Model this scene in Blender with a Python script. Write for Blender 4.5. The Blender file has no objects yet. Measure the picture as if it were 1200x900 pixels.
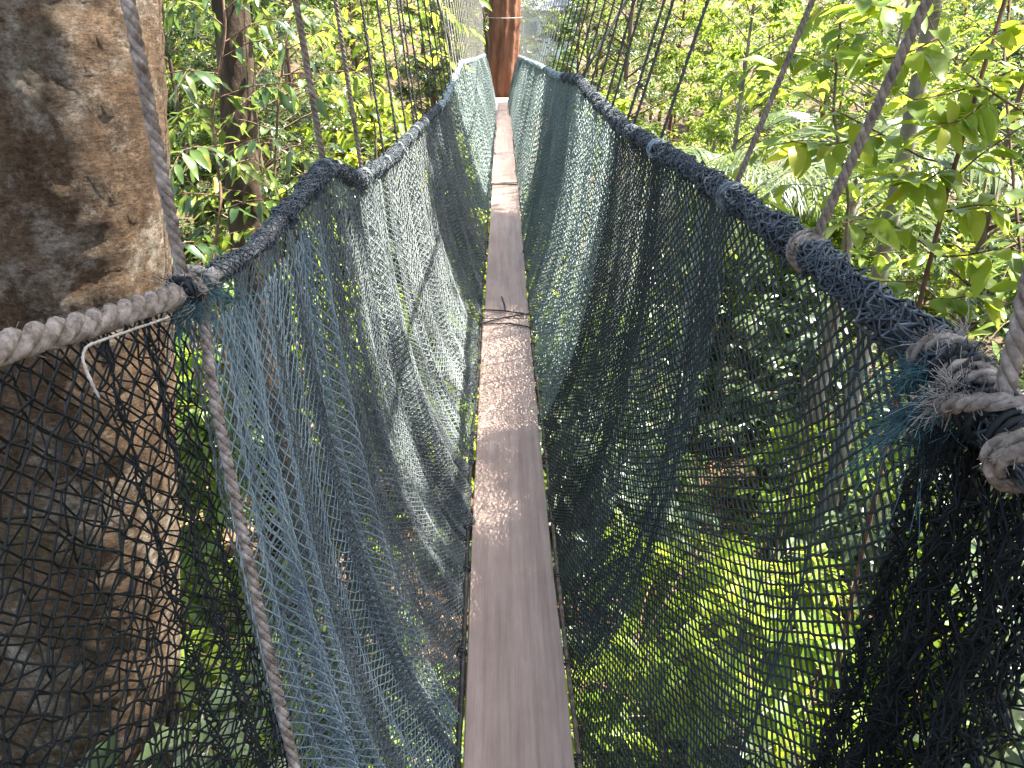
import bpy, math, random
import numpy as np
from mathutils import Vector, Matrix

# ------------------------------------------------------------------ camera, world, sun, exposure
SC = bpy.context.scene
COL = SC.collection
CAMH = 1.5
PITCH = math.radians(25.4)
YAW = math.radians(0.76)
F = 906.0
cam_d = bpy.data.cameras.new('camera')
cam_d.sensor_fit = 'HORIZONTAL'
cam_d.angle_x = 2 * math.atan(600 / F)
cam_d.clip_start = 0.02
cam_d.clip_end = 2000
cam = bpy.data.objects.new('camera', cam_d)
COL.objects.link(cam)
cam.location = (0, 0, CAMH)
cam.rotation_euler = (math.pi / 2 - PITCH, 0, -YAW)
SC.camera = cam

SUN_EL = math.radians(63)
SUN_DIR = np.array([0.93, 0.30])          # horizontal direction towards the sun
SUN_DIR = SUN_DIR / np.linalg.norm(SUN_DIR)
w = bpy.data.worlds.new('World')
SC.world = w
w.use_nodes = True
nt = w.node_tree
sky = nt.nodes.new('ShaderNodeTexSky')
sky.sky_type = 'NISHITA'
sky.sun_disc = False
sky.sun_elevation = SUN_EL
sky.sun_rotation = math.atan2(SUN_DIR[0], SUN_DIR[1])
sky.air_density = 1.0
sky.dust_density = 3.0
sky.ozone_density = 0.5
nt.links.new(sky.outputs[0], nt.nodes['Background'].inputs[0])
nt.nodes['Background'].inputs[1].default_value = 0.10
sun_d = bpy.data.lights.new('sun', 'SUN')
sun_d.energy = 5.0
sun_d.angle = math.radians(0.53)
sun_d.color = (1.0, 0.95, 0.86)
sun = bpy.data.objects.new('sun', sun_d)
COL.objects.link(sun)
sd = Vector((SUN_DIR[0] * math.cos(SUN_EL), SUN_DIR[1] * math.cos(SUN_EL), math.sin(SUN_EL)))
sun.rotation_euler = sd.to_track_quat('Z', 'Y').to_euler()
sun.location = sd * 40
SC.view_settings.view_transform = 'Standard'
SC.view_settings.look = 'None'
SC.view_settings.gamma = 1.0
SC.view_settings.use_curve_mapping = False
SC.view_settings.exposure = 3.15
SC.render.resolution_x, SC.render.resolution_y = 1024, 768

rng = np.random.default_rng(7)
random.seed(7)

# ------------------------------------------------------------------ helpers
def ray(px, py):
    """direction per unit of camera depth of a pixel of the 1200x900 photograph"""
    x = (px - 600) / F
    u = (450 - py) / F
    yy = math.cos(PITCH) + u * math.sin(PITCH)
    z = -math.sin(PITCH) + u * math.cos(PITCH)
    return np.array([x * math.cos(YAW) + yy * math.sin(YAW), -x * math.sin(YAW) + yy * math.cos(YAW), z])

def at(px, py, t):
    return np.array([0, 0, CAMH]) + ray(px, py) * t

def at_x(px, py, x):
    d = ray(px, py)
    return np.array([0, 0, CAMH]) + d * (x / d[0])

def at_y(px, py, y):
    d = ray(px, py)
    return np.array([0, 0, CAMH]) + d * (y / d[1])

def tag(o, label=None, cat=None, group=None, kind=None):
    if label: o['label'] = label
    if cat: o['category'] = cat
    if group: o['group'] = group
    if kind: o['kind'] = kind
    return o

def empty(name, loc=(0, 0, 0), **k):
    o = bpy.data.objects.new(name, None)
    o.location = tuple(loc)
    o.empty_display_size = 0.1
    COL.objects.link(o)
    return tag(o, **k)

class MB:
    def __init__(s):
        s.v = []; s.t = []; s.q = []; s.n = 0; s.a = []
    def add(s, v, tris=None, quads=None, a=0.0):
        v = np.asarray(v, dtype=np.float32).reshape(-1, 3)
        if tris is not None and len(tris): s.t.append(np.asarray(tris, dtype=np.int64).reshape(-1, 3) + s.n)
        if quads is not None and len(quads): s.q.append(np.asarray(quads, dtype=np.int64).reshape(-1, 4) + s.n)
        s.v.append(v); s.n += len(v)
        s.a.append(np.broadcast_to(np.asarray(a, dtype=np.float32), (len(v),)).copy())
        return s
    def mesh(s, name, mat, smooth=True):
        v = np.concatenate(s.v)
        t = np.concatenate(s.t) if s.t else np.zeros((0, 3), int)
        q = np.concatenate(s.q) if s.q else np.zeros((0, 4), int)
        me = bpy.data.meshes.new(name)
        me.vertices.add(len(v)); me.vertices.foreach_set('co', v.ravel())
        nl = t.size + q.size
        me.loops.add(nl)
        me.loops.foreach_set('vertex_index', np.concatenate([t.ravel(), q.ravel()]).astype(np.int32))
        npoly = len(t) + len(q)
        me.polygons.add(npoly)
        ls = np.concatenate([np.arange(len(t)) * 3, t.size + np.arange(len(q)) * 4]).astype(np.int32)
        me.polygons.foreach_set('loop_start', ls)
        me.update(calc_edges=True)
        me.polygons.foreach_set('use_smooth', np.full(npoly, smooth))
        at_ = me.attributes.new('var', 'FLOAT', 'POINT')
        at_.data.foreach_set('value', np.concatenate(s.a))
        me.materials.append(mat)
        me.validate()
        return me
    def build(s, name, mat, parent=None, smooth=True, **k):
        o = bpy.data.objects.new(name, s.mesh(name, mat, smooth))
        COL.objects.link(o)
        if parent is not None: o.parent = parent
        return tag(o, **k)

def frames(P):
    """tangent, normal, binormal along a path (parallel transport-ish)"""
    P = np.asarray(P, float)
    T = np.gradient(P, axis=0)
    T /= np.linalg.norm(T, axis=1)[:, None] + 1e-12
    ref = np.array([0, 0, 1.0]) if abs(T[:, 2]).mean() < 0.8 else np.array([1.0, 0, 0])
    N = np.cross(T, ref); N /= np.linalg.norm(N, axis=1)[:, None] + 1e-12
    B = np.cross(N, T)
    return T, N, B

def tube(mb, P, r, sides=6, a=0.0, cap=True, rough=0.0):
    P = np.asarray(P, float); n = len(P)
    r = np.broadcast_to(np.asarray(r, float), (n,))
    T, N, B = frames(P)
    th = np.arange(sides) * 2 * math.pi / sides
    rr = r[:, None] * (1 + (rng.normal(0, rough, (n, sides)) if rough else 0))
    V = P[:, None, :] + rr[:, :, None] * (np.cos(th)[None, :, None] * N[:, None, :] + np.sin(th)[None, :, None] * B[:, None, :])
    i = np.arange(n - 1)[:, None]; j = np.arange(sides)[None, :]; j2 = (j + 1) % sides
    q = np.stack([i * sides + j, i * sides + j2, (i + 1) * sides + j2, (i + 1) * sides + j], -1).reshape(-1, 4)
    t = []
    if cap:
        for k in range(1, sides - 1):
            t.append((0, k + 1, k)); b = (n - 1) * sides; t.append((b, b + k, b + k + 1))
    mb.add(V.reshape(-1, 3), tris=t, quads=q, a=a)
    return mb

def prisms(mb, P0, P1, r, sides=3, a=0.0):
    P0 = np.asarray(P0, float); P1 = np.asarray(P1, float); m = len(P0)
    D = P1 - P0; L = np.linalg.norm(D, axis=1)
    ok = L > 1e-6; P0, P1, D, L = P0[ok], P1[ok], D[ok], L[ok]; m = len(P0)
    D = D / L[:, None]
    ref = np.where(np.abs(D[:, 2:3]) < 0.9, np.array([[0, 0, 1.0]]), np.array([[1.0, 0, 0]]))
    N = np.cross(D, ref); N /= np.linalg.norm(N, axis=1)[:, None]
    B = np.cross(D, N)
    r = np.broadcast_to(np.asarray(r, float), (m,)) if np.ndim(r) == 0 else np.asarray(r)[ok]
    V = np.zeros((m, 2 * sides, 3))
    for k in range(sides):
        th = 2 * math.pi * k / sides
        o = (math.cos(th) * N + math.sin(th) * B) * r[:, None]
        V[:, k] = P0 + o; V[:, sides + k] = P1 + o
    base = (np.arange(m) * 2 * sides)[:, None]
    q = []
    for k in range(sides):
        k2 = (k + 1) % sides
        q.append(np.concatenate([base + k, base + k2, base + sides + k2, base + sides + k], 1))
    a_ = np.repeat(np.broadcast_to(np.asarray(a, float), (len(ok),))[ok], 2 * sides) if np.ndim(a) else a
    mb.add(V.reshape(-1, 3), quads=np.concatenate(q), a=a_)

def octas(mb, P, r):
    P = np.asarray(P, float); m = len(P)
    o = np.array([[1, 0, 0], [-1, 0, 0], [0, 1, 0], [0, -1, 0], [0, 0, 1], [0, 0, -1]]) * r
    V = P[:, None, :] + o[None]
    f = np.array([[0, 2, 4], [2, 1, 4], [1, 3, 4], [3, 0, 4], [2, 0, 5], [1, 2, 5], [3, 1, 5], [0, 3, 5]])
    mb.add(V.reshape(-1, 3), tris=((np.arange(m) * 6)[:, None, None] + f[None]).reshape(-1, 3))

def box(mb, x0, x1, y0, y1, z0, z1, ny=1):
    v = [(x, y, z) for x in (x0, x1) for y in (y0, y1) for z in (z0, z1)]
    mb.add(v, quads=[(0, 1, 3, 2), (4, 6, 7, 5), (0, 4, 5, 1), (2, 3, 7, 6), (0, 2, 6, 4), (1, 5, 7, 3)])
    return mb

def helix(P, R, pitch, phase, jitter=0.0):
    P = np.asarray(P, float)
    T, N, B = frames(P)
    s = np.concatenate([[0], np.cumsum(np.linalg.norm(np.diff(P, axis=0), axis=1))])
    th = 2 * math.pi * s / pitch + phase
    R = np.broadcast_to(np.asarray(R, float), (len(P),))
    return P + R[:, None] * (np.cos(th)[:, None] * N + np.sin(th)[:, None] * B)

def resample(P, step):
    P = np.asarray(P, float)
    s = np.concatenate([[0], np.cumsum(np.linalg.norm(np.diff(P, axis=0), axis=1))])
    n = max(3, int(s[-1] / step) + 1)
    q = np.linspace(0, s[-1], n)
    return np.stack([np.interp(q, s, P[:, k]) for k in range(3)], 1)

def smooth_path(C, step, win=9):
    """polyline through control points, resampled and smoothed"""
    P = resample(C, step)
    k = np.ones(win) / win
    Q = P.copy()
    for c in range(3):
        e = np.concatenate([np.full(win, P[0, c]), P[:, c], np.full(win, P[-1, c])])
        Q[:, c] = np.convolve(e, k, 'same')[win:-win]
    Q[0] = P[0]; Q[-1] = P[-1]
    return Q

_L = np.random.default_rng(99).random((64, 64, 64))
def vnoise(p):
    """value noise, p (...,3) -> 0..1"""
    p = np.asarray(p, float); i = np.floor(p).astype(int); f = p - i; f = f * f * (3 - 2 * f)
    r = 0
    for dx in (0, 1):
        for dy in (0, 1):
            for dz in (0, 1):
                wgt = (f[..., 0] if dx else 1 - f[..., 0]) * (f[..., 1] if dy else 1 - f[..., 1]) * (f[..., 2] if dz else 1 - f[..., 2])
                r = r + wgt * _L[(i[..., 0] + dx) % 64, (i[..., 1] + dy) % 64, (i[..., 2] + dz) % 64]
    return r

# ------------------------------------------------------------------ materials
def new_mat(name):
    m = bpy.data.materials.new(name); m.use_nodes = True
    return m, m.node_tree, m.node_tree.nodes['Principled BSDF']

def ramp(nt, stops):
    r = nt.nodes.new('ShaderNodeValToRGB')
    e = r.color_ramp.elements
    while len(e) < len(stops): e.new(0.5)
    for k, (p, c) in enumerate(stops):
        e[k].position = p; e[k].color = (*c, 1)
    return r

def noise(nt, scale, detail=4, rough=0.6, coord='Object', stretch=(1, 1, 1)):
    tc = nt.nodes.new('ShaderNodeTexCoord'); mp = nt.nodes.new('ShaderNodeMapping'); n = nt.nodes.new('ShaderNodeTexNoise')
    mp.inputs['Scale'].default_value = stretch
    n.inputs['Scale'].default_value = scale; n.inputs['Detail'].default_value = detail; n.inputs['Roughness'].default_value = rough
    nt.links.new(tc.outputs[coord], mp.inputs[0]); nt.links.new(mp.outputs[0], n.inputs['Vector'])
    return n

def surf(name, stops, scale=8, detail=5, rough=0.7, spec=0.3, bump=0.0, bscale=None, stretch=(1, 1, 1), bdist=0.01, coord='Object'):
    m, nt, b = new_mat(name)
    n = noise(nt, scale, detail, 0.65, coord, stretch)
    r = ramp(nt, stops)
    nt.links.new(n.outputs[0], r.inputs[0]); nt.links.new(r.outputs[0], b.inputs['Base Color'])
    b.inputs['Roughness'].default_value = rough; b.inputs['Specular IOR Level'].default_value = spec
    if bump:
        n2 = noise(nt, bscale or scale * 4, 6, 0.7, coord, stretch)
        bp = nt.nodes.new('ShaderNodeBump'); bp.inputs['Strength'].default_value = bump; bp.inputs['Distance'].default_value = bdist
        nt.links.new(n2.outputs[0], bp.inputs['Height']); nt.links.new(bp.outputs[0], b.inputs['Normal'])
    return m

def leaf_mat(name, stops, trans=0.45, rough=0.38, spec=0.5, tint=(1.0, 1.0, 0.45), per_obj=0.35):
    """leaf colour varies by leaf ('var') and by plant; light passes through the blade"""
    m, nt, b = new_mat(name)
    at_ = nt.nodes.new('ShaderNodeAttribute'); at_.attribute_name = 'var'
    oi = nt.nodes.new('ShaderNodeObjectInfo')
    mx = nt.nodes.new('ShaderNodeMath'); mx.operation = 'MULTIPLY_ADD'
    mx.inputs[1].default_value = per_obj
    sc = nt.nodes.new('ShaderNodeMath'); sc.operation = 'MULTIPLY'; sc.inputs[1].default_value = 1 - per_obj
    nt.links.new(at_.outputs['Fac'], sc.inputs[0])
    nt.links.new(oi.outputs['Random'], mx.inputs[0]); nt.links.new(sc.outputs[0], mx.inputs[2])
    r = ramp(nt, stops)
    nt.links.new(mx.outputs[0], r.inputs[0])
    nt.links.new(r.outputs[0], b.inputs['Base Color'])
    b.inputs['Roughness'].default_value = rough; b.inputs['Specular IOR Level'].default_value = spec
    tr = nt.nodes.new('ShaderNodeBsdfTranslucent')
    tm = nt.nodes.new('ShaderNodeMix'); tm.data_type = 'RGBA'; tm.blend_type = 'MULTIPLY'; tm.inputs[0].default_value = 1
    tm.inputs[7].default_value = (*[min(1, c) for c in tint], 1)
    gm = nt.nodes.new('ShaderNodeGamma'); gm.inputs[1].default_value = 0.62
    nt.links.new(r.outputs[0], gm.inputs[0]); nt.links.new(gm.outputs[0], tm.inputs[6])
    nt.links.new(tm.outputs[2], tr.inputs[0])
    ms = nt.nodes.new('ShaderNodeMixShader'); ms.inputs[0].default_value = trans
    nt.links.new(b.outputs[0], ms.inputs[1]); nt.links.new(tr.outputs[0], ms.inputs[2])
    nt.links.new(ms.outputs[0], nt.nodes['Material Output'].inputs[0])
    return m

GREEN = [(0.0, (0.024, 0.050, 0.010)), (0.35, (0.055, 0.105, 0.016)), (0.65, (0.11, 0.165, 0.02)), (0.88, (0.18, 0.215, 0.026)), (1.0, (0.25, 0.21, 0.04))]
DARKG = [(0.0, (0.018, 0.038, 0.014)), (0.45, (0.035, 0.07, 0.02)), (0.8, (0.07, 0.11, 0.028)), (1.0, (0.14, 0.15, 0.05))]
LIME = [(0.0, (0.06, 0.115, 0.012)), (0.4, (0.11, 0.18, 0.016)), (0.8, (0.19, 0.24, 0.018)), (1.0, (0.28, 0.26, 0.02))]
GREY = [(0.0, (0.03, 0.055, 0.025)), (0.5, (0.06, 0.09, 0.04)), (1.0, (0.13, 0.15, 0.075))]
M = {}
M['leaf_green'] = leaf_mat('leaf_green', GREEN, 0.48, 0.4, 0.38)
M['leaf_dark'] = leaf_mat('leaf_dark', DARKG, 0.35, 0.28)
M['leaf_lime'] = leaf_mat('leaf_lime', LIME, 0.6, 0.42, 0.3)
M['leaf_pale'] = leaf_mat('leaf_pale', GREY, 0.35, 0.33, 0.5)
M['litter'] = leaf_mat('litter', [(0.0, (0.10, 0.045, 0.02)), (0.4, (0.20, 0.10, 0.045)), (0.75, (0.32, 0.19, 0.10)), (1.0, (0.42, 0.32, 0.20))], 0.15, 0.55, 0.3, (1, 0.8, 0.5), 0.0)
M['ground'] = surf('forest_soil', [(0.3, (0.03, 0.02, 0.012)), (0.5, (0.06, 0.040, 0.022)), (0.62, (0.10, 0.065, 0.034)), (0.8, (0.045, 0.055, 0.02))], 3.0, 8, 0.9, 0.2, 0.8, 25, bdist=0.05)
M['bark_pale'] = None
M['bark'] = surf('brown_bark', [(0.3, (0.05, 0.034, 0.022)), (0.5, (0.12, 0.08, 0.052)), (0.7, (0.20, 0.145, 0.10))], 9, 6, 0.85, 0.2, 0.8, 30, (1, 1, 0.3), 0.02)
M['bark_dark'] = surf('dark_bark', [(0.3, (0.020, 0.014, 0.009)), (0.5, (0.05, 0.034, 0.022)), (0.7, (0.11, 0.08, 0.055))], 9, 8, 0.85, 0.2, 0.9, 30, (1, 1, 0.3), 0.02)
M['bark_grey'] = surf('grey_bark', [(0.3, (0.09, 0.075, 0.06)), (0.5, (0.19, 0.165, 0.13)), (0.7, (0.30, 0.27, 0.22))], 7, 6, 0.85, 0.2, 0.6, 30, (1, 1, 0.4), 0.02)
M['bark_red'] = surf('red_brown_bark', [(0.3, (0.07, 0.026, 0.013)), (0.55, (0.15, 0.062, 0.032)), (0.75, (0.28, 0.14, 0.08))], 6, 6, 0.8, 0.25, 0.8, 22, (1, 1, 0.25), 0.02)
M['bark_stem'] = surf('dark_red_brown_stem', [(0.3, (0.045, 0.02, 0.012)), (0.55, (0.10, 0.048, 0.028)), (0.75, (0.19, 0.11, 0.07))], 14, 6, 0.8, 0.2, 0.7, 40, (1, 1, 0.4), 0.01)
M['twig'] = surf('twig_bark', [(0.35, (0.06, 0.035, 0.022)), (0.65, (0.15, 0.09, 0.06))], 30, 4, 0.8, 0.2)
M['rope'] = surf('weathered_rope', [(0.32, (0.08, 0.062, 0.050)), (0.5, (0.19, 0.155, 0.128)), (0.68, (0.33, 0.285, 0.25))], 60, 6, 0.9, 0.15, 0.9, 260, bdist=0.003)
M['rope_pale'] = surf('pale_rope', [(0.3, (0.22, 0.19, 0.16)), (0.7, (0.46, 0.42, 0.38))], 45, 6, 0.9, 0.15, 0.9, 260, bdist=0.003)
M['rope_brown'] = surf('brown_hanger_rope', [(0.3, (0.06, 0.046, 0.034)), (0.55, (0.15, 0.12, 0.092)), (0.75, (0.28, 0.235, 0.19))], 50, 6, 0.85, 0.2, 0.8, 240, bdist=0.003)
M['cable'] = surf('dark_cable', [(0.35, (0.018, 0.017, 0.017)), (0.7, (0.06, 0.055, 0.05))], 40, 4, 0.6, 0.3)
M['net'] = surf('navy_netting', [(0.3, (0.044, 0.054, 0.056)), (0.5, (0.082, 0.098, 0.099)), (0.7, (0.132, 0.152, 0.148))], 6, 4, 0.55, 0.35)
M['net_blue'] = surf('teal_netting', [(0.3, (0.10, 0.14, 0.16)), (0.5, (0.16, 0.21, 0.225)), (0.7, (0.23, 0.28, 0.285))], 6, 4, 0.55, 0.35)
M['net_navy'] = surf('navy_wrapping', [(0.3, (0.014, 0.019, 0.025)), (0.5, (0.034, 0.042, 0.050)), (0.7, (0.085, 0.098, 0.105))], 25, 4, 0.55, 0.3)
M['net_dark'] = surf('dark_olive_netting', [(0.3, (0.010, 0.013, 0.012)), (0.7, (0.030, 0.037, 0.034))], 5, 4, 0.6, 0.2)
M['net_far'] = surf('lightened_green_netting', [(0.3, (0.065, 0.092, 0.090)), (0.5, (0.105, 0.140, 0.132)), (0.7, (0.16, 0.20, 0.188))], 3, 4, 0.6, 0.3)  # paler net colour, standing in for sunlight on the far and right stretches
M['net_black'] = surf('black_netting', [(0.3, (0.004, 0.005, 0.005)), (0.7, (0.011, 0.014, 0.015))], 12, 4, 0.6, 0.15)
M['fray'] = surf('teal_fibre', [(0.3, (0.025, 0.06, 0.07)), (0.7, (0.06, 0.125, 0.135))], 30, 3, 0.7, 0.2)
M['metal'] = surf('dull_aluminium', [(0.3, (0.10, 0.10, 0.10)), (0.7, (0.22, 0.22, 0.215))], 20, 4, 0.5, 0.4)

def bark_near():
    m, nt, b = new_mat('mottled_bark')
    n1 = noise(nt, 5.0, 14, 0.88, stretch=(1, 1, 0.9))
    r1 = ramp(nt, [(0.36, (0.040, 0.025, 0.015)), (0.46, (0.095, 0.060, 0.036)), (0.54, (0.16, 0.105, 0.066)), (0.66, (0.30, 0.22, 0.155))])
    nt.links.new(n1.outputs[0], r1.inputs[0])
    n2 = noise(nt, 2.0, 12, 0.85)                      # pale lichen
    r2 = ramp(nt, [(0.50, (0, 0, 0)), (0.60, (0.9, 0.9, 0.9))])
    nt.links.new(n2.outputs[0], r2.inputs[0])
    n4 = noise(nt, 14, 6, 0.7)
    r4 = ramp(nt, [(0.4, (0.16, 0.135, 0.10)), (0.6, (0.46, 0.41, 0.35))])
    nt.links.new(n4.outputs[0], r4.inputs[0])
    mx = nt.nodes.new('ShaderNodeMix'); mx.data_type = 'RGBA'
    nt.links.new(r2.outputs[0], mx.inputs[0]); nt.links.new(r1.outputs[0], mx.inputs[6]); nt.links.new(r4.outputs[0], mx.inputs[7])
    n3 = noise(nt, 1.9, 5, 0.7, stretch=(1.3, 1.3, 0.8))   # moss
    r3 = ramp(nt, [(0.58, (0, 0, 0)), (0.74, (0.45, 0.45, 0.45))])
    nt.links.new(n3.outputs[0], r3.inputs[0])
    mx2 = nt.nodes.new('ShaderNodeMix'); mx2.data_type = 'RGBA'; mx2.inputs[7].default_value = (0.085, 0.10, 0.04, 1)
    nt.links.new(r3.outputs[0], mx2.inputs[0]); nt.links.new(mx.outputs[2], mx2.inputs[6])
    n5 = noise(nt, 38, 10, 0.85, stretch=(1, 1, 1.7))
    r5 = ramp(nt, [(0.36, (0.30, 0.28, 0.26)), (0.5, (0.95, 0.93, 0.9)), (0.64, (1.55, 1.5, 1.42))])
    nt.links.new(n5.outputs[0], r5.inputs[0])
    mx3 = nt.nodes.new('ShaderNodeMix'); mx3.data_type = 'RGBA'; mx3.blend_type = 'MULTIPLY'; mx3.inputs[0].default_value = 1
    nt.links.new(mx2.outputs[2], mx3.inputs[6]); nt.links.new(r5.outputs[0], mx3.inputs[7])
    nt.links.new(mx3.outputs[2], b.inputs['Base Color'])
    b.inputs['Roughness'].default_value = 0.9; b.inputs['Specular IOR Level'].default_value = 0.15
    nb = noise(nt, 26, 9, 0.8, stretch=(1, 1, 1.9))
    bp = nt.nodes.new('ShaderNodeBump'); bp.inputs['Strength'].default_value = 1.0; bp.inputs['Distance'].default_value = 0.05
    nt.links.new(nb.outputs[0], bp.inputs['Height']); nt.links.new(bp.outputs[0], b.inputs['Normal'])
    return m
M['bark_near'] = bark_near()

def plank_mat():
    m, nt, b = new_mat('weathered_board')
    n1 = noise(nt, 4, 8, 0.7, stretch=(9, 0.35, 9))
    r1 = ramp(nt, [(0.3, (0.205, 0.145, 0.115)), (0.5, (0.29, 0.215, 0.175)), (0.7, (0.37, 0.285, 0.24))])
    nt.links.new(n1.outputs[0], r1.inputs[0])
    n2 = noise(nt, 2.2, 6, 0.7, stretch=(2.0, 0.8, 1))
    r2 = ramp(nt, [(0.35, (0.80, 0.78, 0.77)), (0.55, (1, 1, 1)), (0.8, (1.1, 1.08, 1.07))])
    nt.links.new(n2.outputs[0], r2.inputs[0])
    mx = nt.nodes.new('ShaderNodeMix'); mx.data_type = 'RGBA'; mx.blend_type = 'MULTIPLY'; mx.inputs[0].default_value = 1
    nt.links.new(r1.outputs[0], mx.inputs[6]); nt.links.new(r2.outputs[0], mx.inputs[7])
    nt.links.new(mx.outputs[2], b.inputs['Base Color'])
    b.inputs['Roughness'].default_value = 0.62; b.inputs['Specular IOR Level'].default_value = 0.35
    nb = noise(nt, 9, 8, 0.75, stretch=(14, 0.5, 14))
    bp = nt.nodes.new('ShaderNodeBump'); bp.inputs['Strength'].default_value = 0.4; bp.inputs['Distance'].default_value = 0.002
    nt.links.new(nb.outputs[0], bp.inputs['Height']); nt.links.new(bp.outputs[0], b.inputs['Normal'])
    return m
M['plank'] = plank_mat()
M['wall'] = surf('pale_blue_wall', [(0.3, (0.55, 0.63, 0.68)), (0.7, (0.72, 0.78, 0.82))], 2, 4, 0.8, 0.2)
M['tin'] = surf('grey_tin', [(0.3, (0.16, 0.17, 0.20)), (0.7, (0.30, 0.31, 0.34))], 3, 4, 0.5, 0.4)
M['glass'] = surf('window_glass', [(0.3, (0.10, 0.22, 0.24)), (0.7, (0.16, 0.30, 0.32))], 1, 2, 0.1, 0.6)

# ------------------------------------------------------------------ ground
def sstep(a, b, x):
    t = np.clip((x - a) / (b - a), 0, 1); return t * t * (3 - 2 * t)

def ground_z(x, y):
    x = np.asarray(x, float); y = np.asarray(y, float)
    r = np.hypot(x, y - 4)
    z = -5.6 - 0.16 * np.clip(x, -8, 12) + 5.5 * sstep(18, 60, r) + 16 * sstep(60, 260, r)
    z = z + 0.5 * np.sin(x * 0.35 + 1) * np.cos(y * 0.28) + 0.25 * np.sin(x * 0.9) * np.sin(y * 0.8 + 2)
    return z

def build_ground():
    mb = MB()
    g = np.concatenate([-np.geomspace(400, 12, 30), np.linspace(-11.5, 11.5, 70), np.geomspace(12, 400, 30)])
    X, Y = np.meshgrid(g, g + 8, indexing='ij'); n = len(g)
    Z = ground_z(X, Y)
    i = np.arange(n - 1)[:, None]; j = np.arange(n - 1)[None, :]
    q = np.stack([i * n + j, (i + 1) * n + j, (i + 1) * n + j + 1, i * n + j + 1], -1).reshape(-1, 4)
    mb.add(np.stack([X, Y, Z], -1).reshape(-1, 3), quads=q)
    mb.build('ground', M['ground'], kind='structure')
build_ground()

# leaves: four-triangle folded blades, vectorised
def leaf_blades(mb, P, D, Nn, L, W, var, fold=0.25, droop=0.15):
    """P base, D direction along blade, Nn blade normal (arrays)"""
    D = D / (np.linalg.norm(D, axis=1)[:, None] + 1e-9)
    S = np.cross(D, Nn); S /= np.linalg.norm(S, axis=1)[:, None] + 1e-9
    U = np.cross(S, D)
    L = L[:, None]; W = W[:, None]
    mid = P + D * L * 0.48
    b = P
    l1 = P + D * L * 0.36 + S * W * 0.5 + U * W * fold
    r1 = P + D * L * 0.36 - S * W * 0.5 + U * W * fold
    l2 = P + D * L * 0.70 + S * W * 0.36 + U * W * fold * 0.4 - U * L * droop * 0.4
    r2 = P + D * L * 0.70 - S * W * 0.36 + U * W * fold * 0.4 - U * L * droop * 0.4
    tip = P + D * L - U * L * droop
    V = np.stack([b, l1, r1, mid, l2, r2, tip], 1)
    f = np.array([[0, 3, 1], [0, 2, 3], [1, 3, 4], [3, 2, 5], [3, 6, 4], [3, 5, 6]])
    m = len(P)
    mb.add(V.reshape(-1, 3), tris=((np.arange(m) * 7)[:, None, None] + f[None]).reshape(-1, 3), a=np.repeat(var, 7))

def rand_dirs(n, g=rng):
    v = g.normal(size=(n, 3)); return v / np.linalg.norm(v, axis=1)[:, None]

def build_litter():
    mb = MB(); n = 13000
    x = rng.uniform(-14, 14, n); y = rng.uniform(-3, 24, n)
    P = np.stack([x, y, ground_z(x, y) + rng.uniform(0.02, 0.10, n)], 1)
    D = rand_dirs(n); D[:, 2] *= 0.3
    N = rand_dirs(n) * 0.5; N[:, 2] += 1
    leaf_blades(mb, P, D, N, rng.uniform(0.10, 0.24, n), rng.uniform(0.05, 0.11, n), rng.random(n), 0.3, 0.1)
    mb.build('leaf_litter', M['litter'], smooth=False, kind='stuff', label='fallen brown and orange leaves carpeting the forest floor', cat='leaf litter')
build_litter()

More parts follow.
